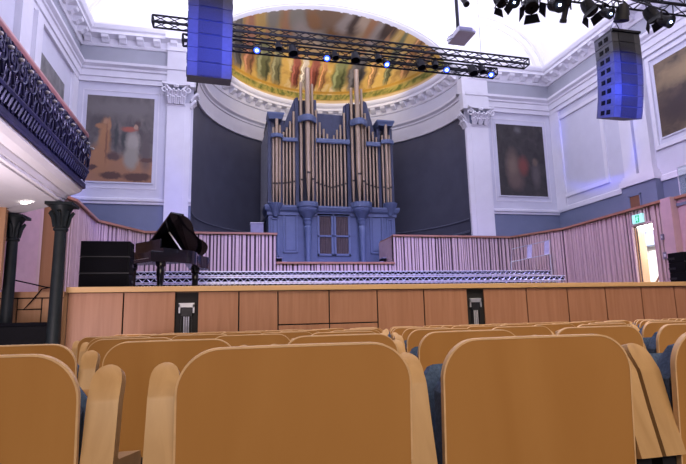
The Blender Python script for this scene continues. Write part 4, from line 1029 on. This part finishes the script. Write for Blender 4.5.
truss('long black lighting truss crossing before the gold dome, upper of two', (a_.x, YT1, a_.z), (b_.x, YT1, b_.z), 0.32, 0.22, 'black lighting trusses', 0.42, 0.032, wires=(0.13, 0.80, 0.86))
c_, d_ = at(186, 40.5, Y=YT2), at(495, 73.5, Y=YT2)
c_ = at(183, 40, Y=YT2)
truss('black truss carrying small spotlights before the gold dome, lower of two', c_, d_, 0.32, 0.24, 'black lighting trusses', 0.42, 0.032, wires=())
t0, t2 = at(440, -27, Y=8.6), at(790, 19, Y=8.6)
truss('black lighting truss at the upper right holding big spotlights', t0, t2, 0.34, 0.30, 'black lighting trusses', 0.36, 0.024, wires=(0.5,))

# ---- small truss lights --------------------------------------------------
LIT = []
def small_light(px, py, lit, big, label, ang):
    p = at(px, py, Y=YT2-0.42)
    r = thing('stage_light', (p.x, p.y, p.z), label, 'light', 'small lights on the lower truss')
    h = 0.36 if big else 0.28; w = 0.15 if big else 0.11
    Rm = Matrix.Translation(p) @ Matrix.Rotation(ang, 4, 'Z') @ Matrix.Rotation(math.radians(-35 if lit else -20), 4, 'X')
    m = MB(); m.lathe([(0, h*0.55), (w*0.7, h*0.52), (w*0.85, h*0.2), (w, 0), (w, -h*0.4), (w*1.12, -h*0.55), (w*1.0, -h*0.55), (w*0.9, -h*0.42), (0, -h*0.42)], (0, 0, 0), 14, Rm); m.build('housing', 'truss_black', r, smooth=True)
    m = MB(); m.lathe([(0, -h*0.46), (w*0.86, -h*0.46)], (0, 0, 0), 14, Rm)
    m.build('lens', 'lamp_blue' if lit else 'grille_black', r)
    if lit:
        m = MB(); m.lathe([(0, -0.045), (0.03, -0.035), (0.045, 0), (0.03, 0.035), (0, 0.045)], (0, 0, -h*0.50), 10, Rm); m.build('lamp', 'lamp_white', r, smooth=True)
    m = MB(); pz = c_.z + (d_.z-c_.z)*(p.x-c_.x)/(d_.x-c_.x)
    m.tube([(p.x-w*1.15, p.y, p.z), (p.x-w*1.15, p.y, p.z+h*0.55), (p.x+w*1.15, p.y, p.z+h*0.55), (p.x+w*1.15, p.y, p.z)], 0.016, 5); m.build('yoke', 'truss_black', r)
    m = MB(); m.tube([(p.x, p.y, p.z+h*0.5), (p.x, YT2-0.22, max(pz-0.10, p.z+h*0.6))], 0.03, 6); m.build('clamp', 'truss_black', r)
SL = [(257.5, 48.5, 1, 0), (278.5, 46, 0, 0), (292.5, 50, 0, 1), (327, 56.5, 1, 0), (335, 55, 0, 0), (355, 57, 0, 1), (378, 57.5, 0, 0), (385.5, 62.5, 1, 0), (420.5, 64, 0, 1), (435, 64, 0, 0), (446, 68, 1, 0), (472.5, 70, 0, 1), (481.5, 69, 0, 0), (490.5, 73, 1, 0)]
nl = nu_ = 0
for (px, py, lit, big) in SL:
    if lit: nl += 1; lb = 'glowing blue spotlight on the lower truss, %s of five lit ones from the left' % ORD[nl-1]
    else: nu_ += 1; lb = 'unlit black spotlight on the lower truss, %s unlit one from the left' % ORD[nu_-1]
    small_light(px, py, lit, big, lb, random.uniform(-0.4, 0.4))

# ---- big fixtures on the right truss ------------------------------------
def big_light(px, py, kind, lit, label, yaw, tilt, s=1.0):
    Yp = 7.5 if kind == 'par' else 8.2; p = at(px, py, Y=Yp)
    r = thing('stage_light', tuple(p), label, 'light', 'big lights on the upper right truss')
    Rm = Matrix.Translation(p) @ Matrix.Rotation(yaw, 4, 'Z') @ Matrix.Rotation(tilt, 4, 'X') @ Matrix.Scale(s, 4)
    m = MB()
    if kind == 'par': prof = [(0, 0.17), (0.07, 0.165), (0.10, 0.10), (0.115, -0.05), (0.13, -0.12), (0.115, -0.12), (0, -0.10)]
    elif kind == 'profile': prof = [(0, 0.26), (0.085, 0.25), (0.09, 0.06), (0.06, 0.03), (0.06, -0.22), (0.075, -0.24), (0.075, -0.30), (0.06, -0.30), (0, -0.27)]
    else: prof = [(0, 0.16), (0.10, 0.15), (0.125, 0.05), (0.125, -0.12), (0.11, -0.13), (0, -0.11)]
    m.lathe(prof, (0, 0, 0), 16, Rm)
    for q in range(4): m.box(-0.13, 0.13, -0.012+0.0, 0.012, 0.02+q*0.025, 0.03+q*0.025, Rm)
    m.build('housing', 'truss_black', r, smooth=True)
    if kind == 'fresnel':
        for k in range(4):
            Rk = Rm @ Matrix.Rotation(k*PI/2, 4, 'Z') @ Matrix.Translation((0, 0.125, -0.12)) @ Matrix.Rotation(math.radians(35), 4, 'X')
            b = MB(); b.prism([(-0.10, 0), (0.10, 0), (0.14, -0.16), (-0.14, -0.16)], -0.004, 0.004, 'Y', Rk); b.build('barn_door', 'truss_black', r)
    m = MB(); zl = prof[-1][1]-0.004; m.lathe([(0, zl), (prof[-2][0]*0.92, zl)], (0, 0, 0), 16, Rm); m.build('lens', ('lamp_blue' if lit else 'grille_black'), r)
    if lit:
        m = MB(); m.lathe([(0, -0.035), (0.02, -0.02), (0.026, 0), (0.02, 0.02), (0, 0.035)], (0, 0, zl-0.01), 10, Rm); m.build('lamp', 'lamp_white', r, smooth=True)
    m = MB(); w = 0.15*s; top = p.z+0.24*s
    Ry = Matrix.Translation(p) @ Matrix.Rotation(yaw, 4, 'Z')
    m.tube([Ry @ Vector((-w, 0, 0)), Ry @ Vector((-w, 0, 0.18*s)), Ry @ Vector((-w*0.6, 0, 0.24*s)), Ry @ Vector((w*0.6, 0, 0.24*s)), Ry @ Vector((w, 0, 0.18*s)), Ry @ Vector((w, 0, 0))], 0.016, 5); m.build('yoke', 'truss_black', r)
    zt_ = t0.z+(t2.z-t0.z)*(p.x-t0.x)/(t2.x-t0.x)-0.13
    m = MB(); m.tube([(p.x, p.y, top), (p.x, 8.43, max(zt_, top+0.06))], 0.022, 6); m.build('clamp', 'truss_black', r)
BL = [(462, -2, 'profile', 0, 0.3, -0.5, 0.8, 'black cylindrical stage light cut by the top edge beside the hanging box pole'),
      (500, 0, 'fresnel', 0, 0.3, -0.5, 0.95, 'black barn door light at the top edge, first of the upper right row'),
      (513.5, 2, 'par', 1, -0.4, -0.9, 0.8, 'small blue glowing light between the first and second barn door lights'),
      (531, 4, 'fresnel', 0, -0.5, -0.4, 1.15, 'large black barn door light, second of the upper right row'),
      (556, 5, 'par', 1, 0.0, -1.0, 1.1, 'bright blue white glowing light right of the large barn door light'),
      (566, 8, 'profile', 0, 0.2, 0.40, 0.95, 'long black tube light hanging right of the bright glowing one'),
      (589, 8, 'fresnel', 0, 0.5, -0.4, 1.1, 'black barn door light above left of the right speaker array'),
      (607, 13, 'par', 1, 0.3, -0.9, 0.8, 'small blue lit light directly above the right speaker array'),
      (622, 14, 'par', 0, 0.0, 0.3, 1.1, 'unlit round black light above the right speaker array'),
      (651.5, 15, 'fresnel', 0, 0.6, -0.4, 1.1, 'black barn door light right of the right speaker array'),
      (666, 21, 'par', 1, 0.3, -0.9, 0.95, 'blue lit light at the right end of the upper row')]
for (px, py, kd, lit, yw, tl, s_, lb) in BL: big_light(px, py, kd, lit, lb, yw, tl, s_)

# ---- flown speaker arrays -------------------------------------------------
def line_array(label, cx, cy, ztop, n, w, h, d, yaw, curve, side):
    r = thing('line_array', (cx, cy, ztop), label, 'speaker', 'hanging speaker arrays', yaw)
    z = 0.0; y = 0.0; a = 0.0
    fr = MB(); fr.box(-w*0.5, w*0.5, -0.05, d, 0.0, 0.05); fr.box(-w*0.06, w*0.06, d*0.2, d*0.8, 0.05, 0.14)
    fr.build('flying_frame', 'steel_dark', r, local=True)
    ch = MB(); ch.tube([(-w*0.3, d*0.5, 0.05), (0, d*0.5, 0.5), (w*0.3, d*0.5, 0.05)], 0.012, 5); ch.tube([(0, d*0.5, 0.5), (0, d*0.5, 15.3-ztop)], 0.012, 5); ch.build('chain', 'steel_dark', r, local=True)
    for i in range(n):
        a = curve*(i/(n-1))**1.6
        Mx = Matrix.Translation((0, y, z)) @ Matrix.Rotation(a, 4, 'X')
        c = MB()
        c.prism([(0, 0), (d, -0.0), (d, -h*0.90), (0, -h*0.985)], -w/2, w/2, 'X', Mx)
        cab = c.build('cabinet', 'array_face', r, local=True, bevel=0.006)
        g = MB(); g.box(-w*0.27, w*0.27, -0.016, 0.0, -h*0.93, -h*0.06, Mx); g.build('grille', 'array_grille', cab, local=True)
        for sx in (-1, 1):
            hnd = MB()
            for q in range(2): hnd.box(min(sx*w/2, sx*(w/2+0.012)), max(sx*w/2, sx*(w/2+0.012)), d*(0.22+0.32*q), d*(0.42+0.32*q), -h*0.68, -h*0.28, Mx)
            hnd.build('rigging_plate', 'matt_black', cab, local=True)
        ny = -0.002; step = Mx @ Vector((0, 0, -h))
        y, z = step.y, step.z
    return r
p0, p1 = at(187.5, 40, Y=9.0), at(232.5, 40, Y=9.0); wA = p1.x-p0.x
zb = at(210, 75.5, Y=9.0).z
hA = 0.275; nA = 9
line_array('blue lit hanging speaker array at the upper left before the gold dome', (p0.x+p1.x)/2, 9.0, zb+hA*nA, nA, wA, hA, 0.42, 0.06, math.radians(5), 1)
q0, q1 = at(599, 33, Y=9.0), at(637, 36, Y=9.0)
zt = at(620, 32, Y=9.0).z; zb = at(622, 113.5, Y=9.0).z; nB = 8
line_array('blue lit curved hanging speaker array at the upper right', at(622, 35, Y=9.0).x+0.10, 9.0, zt, nB, 0.78, (zt-zb)/nB*1.01, 0.56, 0.0, math.radians(15), -1)

# ---- hanging flat box near top centre-right -------------------------------
pb_ = at(461, 33, Y=12.0)
r = thing('projector', (pb_.x, 12.0, pb_.z), 'white flat box hanging from a black pole right of the gold dome', 'projector')
A_ = at(458.5, 25.5, Y=12.0); B_ = at(476, 27, Y=12.0); w = B_.x-A_.x
m = MB(); m.box(A_.x, B_.x, 12.0, 12.75, A_.z-0.16, A_.z); m.build('body', 'panel_plaster', r, bevel=0.01)
m = MB(); m.box(A_.x+0.02, B_.x-0.02, 11.985, 12.0, A_.z-0.13, A_.z-0.03); m.build('front_panel', 'perspex_grey', r)
m = MB(); m.tube([(A_.x+0.08, 12.2, A_.z), (A_.x+0.08, 12.2, 15.2)], 0.05, 8); m.build('pole', 'truss_black', r)
m = MB(); m.tube([(A_.x+0.02, 12.4, A_.z-0.02), (A_.x-0.12, 12.4, A_.z-0.12), (A_.x-0.2, 12.4, A_.z-0.26), (A_.x, 12.4, A_.z-0.16)], 0.012, 5); m.build('cable', 'truss_black', r)

# ------------------------------------------------------------------ seats
SW = 0.505
def rounded_panel(w, z0, z1, rad, n=8):
    pts = [(-w/2, z0), (w/2, z0)]
    for i in range(n+1):
        a = PI/2*i/n; pts.append((w/2-rad+rad*math.cos(a), z1-rad+rad*math.sin(a)))
    for i in range(n+1):
        a = PI/2+PI/2*i/n; pts.append((-w/2+rad+rad*math.cos(a), z1-rad+rad*math.sin(a)))
    return pts
TILT = math.radians(4)
TOP = EYE-0.068                    # height of the back above its own floor line
def lean(): return Matrix.Translation((0, 0, TOP)) @ Matrix.Rotation(TILT, 4, 'X') @ Matrix.Translation((0, 0, -TOP))
def bowed(mb, w, dep):             # gentle curve across the width
    mb.v = [(x, y+dep*(1-(2*x/w)**2), z) for (x, y, z) in mb.v]
def grid_panel(w, z0, z1, rad, y0, y1, M_):
    """rounded plywood sheet as vertical strips so that it can bow"""
    mb = MB(); n = 28; vs = []
    for i in range(n+1):
        t = i/n; 
        x = -w/2*math.cos(PI*t)
        e = abs(x)-(w/2-rad)
        zt = z1 if e <= 0 else z1-rad+math.sqrt(max(0, rad*rad-e*e))
        vs += [(x, y0, z0), (x, y0, zt), (x, y1, zt), (x, y1, z0)]
    fs = [(0, 1, 2, 3), tuple(4*n+k for k in (3, 2, 1, 0))]
    top = []
    for i in range(n):
        a = 4*i
        fs += [(a, a+4, a+5, a+1), (a+2, a+6, a+7, a+3), (a+1, a+5, a+6, a+2), (a+3, a+7, a+4, a)]
    mb.add(vs, fs); bowed(mb, w, 0.012); mb.v = [tuple(M_ @ Vector(v)) for v in mb.v]
    return mb
def edge_band(w, z0, z1, rad, M_):
    pts = []
    for (x, z) in rounded_panel(w, z0, z1, rad, 10)[1:]: pts.append((x, z))
    pts.append((-w/2, z0))
    mb = MB(); P = []
    dense = []
    for i in range(len(pts)-1):
        a, b = Vector(pts[i]), Vector(pts[i+1]); k = max(1, int((b-a).length/0.05))
        for j in range(k): dense.append(a.lerp(b, j/k))
    dense.append(Vector(pts[-1]))
    c = Vector((0, (z0+z1)/2)); vs = []
    for p in dense:
        for (o, y) in ((-0.0022, -0.0008), (0.0022, -0.0004), (0.0022, 0.0146), (0.0, 0.0152)):
            d = (p-c).normalized(); vs.append((p.x+d.x*o, y, p.y+d.y*o))
    fs = []
    for i in range(len(dense)-1):
        for k in range(3): fs.append((4*i+k, 4*i+4+k, 4*i+5+k, 4*i+1+k))
    # thin face strip just inside the edge
    mb.add(vs, fs); bowed(mb, w, 0.012); mb.v = [tuple(M_ @ Vector(v)) for v in mb.v]
    return mb
def cushion(w, z0, z1, y0, y1, rad, M_=None):
    mb = MB(); nx, nz = 10, 8; vs = []
    def P(i, j):
        u = -1+2*i/nx; v = -1+2*j/nz
        return u, v
    front = {}; back = {}
    for i in range(nx+1):
        for j in range(nz+1):
            u, v = P(i, j)
            rr = (1-abs(u)**6)*(1-abs(v)**6)
            x = u*w/2; z = z0+(z1-z0)*(v+1)/2
            e = max(0, abs(u)-(1-rad/(w/2)))*(w/2)
            if v > 0 and e > 0: z = min(z, z1-rad+math.sqrt(max(0, rad*rad-e*e)))
            back[i, j] = len(vs); vs.append((x, y0, z))
            front[i, j] = len(vs); vs.append((x*0.985, y0+(y1-y0)*(0.55+0.45*rr**0.5), z))
    fs = []
    for i in range(nx):
        for j in range(nz):
            fs.append((back[i, j], back[i, j+1], back[i+1, j+1], back[i+1, j])); fs.append((front[i, j], front[i+1, j], front[i+1, j+1], front[i, j+1]))
    for i in range(nx):
        fs.append((back[i, 0], back[i+1, 0], front[i+1, 0], front[i, 0])); fs.append((back[i, nz], front[i, nz], front[i+1, nz], back[i+1, nz]))
    for j in range(nz):
        fs.append((back[0, j], front[0, j], front[0, j+1], back[0, j+1])); fs.append((back[nx, j], back[nx, j+1], front[nx, j+1], front[nx, j]))
    mb.add(vs, fs, M_); return mb
def arm_mesh(x):
    """shaped beech standard: slanting rear plank with a round top that bends forward, and the arm pad ahead of it"""
    mb = MB(); w = 0.0305; vs = []
    rows = []
    for (z, y, hw) in ((TOP-0.30, -0.050, w), (TOP-0.19, -0.020, w), (TOP-0.105, 0.0, w), (TOP-0.095, 0.004, w), (TOP-0.063, 0.026, w), (TOP-0.050, 0.036, w*0.93), (TOP-0.040, 0.046, w*0.76), (TOP-0.034, 0.054, w*0.5), (TOP-0.031, 0.060, w*0.12)):
        rows.append((y+0.055, z, hw))
    n = len(rows); T = 0.05
    for (y, z, hw) in rows: vs += [(x-hw, y, z), (x+hw, y, z), (x+hw, y+T, z-0.012), (x-hw, y+T, z-0.012)]
    fs = [(3, 2, 1, 0), (4*n-4, 4*n-3, 4*n-2, 4*n-1)]
    for i in range(n-1):
        for k in range(4): fs.append((4*i+k, 4*i+(k+1) % 4, 4*i+4+(k+1) % 4, 4*i+4+k))
    mb.add(vs, fs)
    mb.prism([(0.06, TOP-0.20), (0.10, TOP-0.225), (0.40, TOP-0.28), (0.42, TOP-0.305), (0.40, TOP-0.33), (0.06, TOP-0.26)], x-w*0.95, x+w*0.95, 'X')
    return mb
def make_seat(arms):
    r = bpy.data.objects.new('auditorium_seat', None); C.objects.link(r); r.empty_display_size = 0.1
    Lm = lean()
    bp = grid_panel(SW, 0.43, TOP, 0.088, 0.0, 0.014, Lm).build('back_panel', 'seat_ply', r, local=True, smooth=True)
    edge_band(SW, 0.43, TOP, 0.088, Lm).build('edge_band', 'ply_edge', bp, local=True, smooth=True, label='pale plywood edge')
    cushion(SW*0.99, 0.47, TOP-0.035, 0.026, 0.115, 0.09, Lm).build('back_cushion', 'seat_fabric', r, local=True, smooth=True)
    Sm = Matrix.Translation((0, 0.13, 0.42)) @ Matrix.Rotation(math.radians(-14), 4, 'X')
    cushion(SW*0.93, 0.0, 0.40, 0.0, 0.09, 0.06, Sm).build('seat_cushion', 'seat_fabric', r, local=True, smooth=True)
    sb = MB(); sb.box(-SW*0.46, SW*0.46, 0.09, 0.105, 0.02, 0.39, Sm); sb.build('seat_underside', 'seat_ply', r, local=True)
    for ax in arms:
        arm_mesh(ax).build('arm', 'arm_beech', r, local=True, smooth=True)
        lg = MB(); lg.box(ax-0.02, ax+0.02, 0.03, 0.09, 0.02, TOP-0.24); lg.box(ax-0.02, ax+0.02, 0.09, 0.16, 0.40, 0.46); lg.build('leg', 'steel_dark', r, local=True)
        ft = MB(); ft.box(ax-0.03, ax+0.03, -0.08, 0.32, 0.0, 0.025); ft.build('foot', 'steel_dark', r, local=True)
    rail = MB(); rail.box(-SW/2, SW/2, 0.04, 0.08, 0.40, 0.44); rail.build('beam', 'steel_dark', r, local=True)
    return r
GAP1, GAP2 = 0.078, 0.165
protoA = make_seat([-(SW/2+0.031), SW/2+0.028]); protoB = make_seat([SW/2+0.035])
usedA = usedB = False
def row_starts(n):
    if n == 1: return [(-1.365, 'A'), (-0.784, 'B'), (-0.097, 'A'), (0.490, 'B'), (1.135, 'A'), (1.722, 'B')]
    if n == 2: return [(-1.063, 'A'), (-0.463, 'B'), (0.239, 'A'), (0.845, 'B'), (1.534, 'A'), (2.130, 'B'), (2.82, 'A')]
    base = -0.097 if n % 2 else 0.239
    out = []
    for k in range(-4, 14):
        for j in range(2): out.append((base+k*1.275+j*0.592, 'AB'[j]))
    return out
NROW = 8
for n in range(1, NROW+1):
    Y = 1.10+1.055*(n-1); items = []
    for (x, kd) in row_starts(n):
        if n >= 3 and x < -0.262*Y-0.03: continue
        if x > 1.10*Y+0.35 or x > 12.6: continue
        items.append((x, kd))
    for i, (x, kd) in enumerate(items):
        if kd == 'A':
            o = protoA if not usedA else copy_tree(protoA); usedA = True
        else:
            o = protoB if not usedB else copy_tree(protoB); usedB = True
        o.location = (x+SW/2, Y, floor_z(Y)); o.rotation_euler = (0, 0, random.uniform(-0.006, 0.006))
        tag(o, 'beech-backed blue seat, %s from the left in the %s row from the viewer' % (ORD[i], ORD[n-1] if n < NROW else 'eighth and farthest'), 'seat', 'rows of auditorium seats')

# ------------------------------------------------------------------ light
def lamp(name, kind, loc, target, energy, col, **kw):
    d = bpy.data.lights.new(name, kind); d.energy = energy; d.color = col
    for k_, v_ in kw.items(): setattr(d, k_, v_)
    o = bpy.data.objects.new(name, d); C.objects.link(o); o.location = loc
    o.rotation_euler = (Vector(target)-Vector(loc)).to_track_quat('-Z', 'Y').to_euler()
    return o
VIO = (0.46, 0.42, 1.0); LAV = (0.72, 0.66, 1.0); WARM = (1.0, 0.80, 0.58); PINK = (1.0, 0.62, 0.95)
lamp('cove_uplight', 'AREA', (CX, 13.0, 11.2), (CX, 13.8, 20), 1650, (0.80, 0.785, 1.0), shape='RECTANGLE', size=14, size_y=8)
lamp('stage_wash', 'AREA', (CX, 10.5, 10.6), (CX, 19.5, 5.8), 260, (0.64, 0.62, 1.0), shape='RECTANGLE', size=14, size_y=2)
lamp('stage_violet', 'AREA', (CX, 9.4, 8.0), (CX, 15.5, 1.8), 420, (0.36, 0.34, 1.0), shape='RECTANGLE', size=11, size_y=0.6, spread=math.radians(70))
lamp('wall_wash_right', 'AREA', (8.0, 10.5, 9.4), (XR, 15.0, 7.0), 200, (0.62, 0.58, 1.0), shape='RECTANGLE', size=4, size_y=1)
lamp('wall_wash_left', 'AREA', (1.0, 11.5, 9.4), (-4.0, 19.0, 7.5), 240, (0.64, 0.61, 1.0), shape='RECTANGLE', size=4, size_y=1)
lamp('house_light', 'AREA', (6.5, 2.5, 9.5), (6.5, 7.8, 0), 450, (1.0, 0.82, 0.68), shape='RECTANGLE', size=14, size_y=4, spread=math.radians(95))
lamp('rear_seat_fill', 'AREA', (2.0, -5, 4.5), (2.5, 3, 0.3), 125, (1.0, 0.83, 0.64), shape='RECTANGLE', size=10, size_y=2, spread=math.radians(70))  # warm fill added behind the camera to lift the seat backs
lamp('mural_light', 'AREA', (CX, 21.6, 11.75), (CX, 24.4, 12.7), 60, (1.0, 0.82, 0.52), shape='RECTANGLE', size=7, size_y=0.5)
lamp('array_blue_left', 'SPOT', (1.2, 4.5, 6.4), (-0.5, 9.0, 6.0), 3600, (0.03, 0.07, 1.0), spot_size=math.radians(25), spot_blend=1.0, shadow_soft_size=0.2)
lamp('array_blue_right', 'SPOT', (5.0, 4.2, 4.8), (8.78, 9.1, 5.55), 8200, (0.03, 0.07, 1.0), spot_size=math.radians(10.5), spot_blend=0.6, shadow_soft_size=0.1)
lamp('array_blue_right_upper', 'SPOT', (5.0, 4.2, 4.8), (8.78, 9.1, 6.2), 8200, (0.03, 0.07, 1.0), spot_size=math.radians(12), spot_blend=0.8, shadow_soft_size=0.1)
lamp('side_pink_right', 'SPOT', (5.5, 10.5, 8.2), (12.0, 13.0, 2.6), 620, (0.80, 0.33, 1.0), spot_size=math.radians(60), spot_blend=0.7, shadow_soft_size=0.4)
lamp('side_pink_left', 'SPOT', (2.5, 9.8, 8.2), (-4.0, 13.5, 2.6), 480, (0.80, 0.42, 1.0), spot_size=math.radians(55), spot_blend=0.7, shadow_soft_size=0.4)
lamp('balcony_wash', 'SPOT', (3.5, 8.0, 6.0), (-2.6, 6.5, 3.2), 1150, (0.82, 0.70, 1.0), spot_size=math.radians(45), spot_blend=0.7, shadow_soft_size=0.3)
lamp('soffit_bounce_fill', 'AREA', (-3.2, 5.5, 0.6), (-3.6, 7.2, 3.0), 135, (1.0, 0.83, 0.92), shape='DISK', size=1.8)  # unseen upward lamp added in place of light bouncing onto the soffit
w = bpy.data.worlds.new('world'); S.world = w; w.use_nodes = True
w.node_tree.nodes['Background'].inputs[0].default_value = (0.66, 0.63, 1.0, 1); w.node_tree.nodes['Background'].inputs[1].default_value = 0.185
S.view_settings.view_transform = 'Standard'; S.view_settings.look = 'None'; S.view_settings.gamma = 1.0
S.view_settings.exposure = 0.0
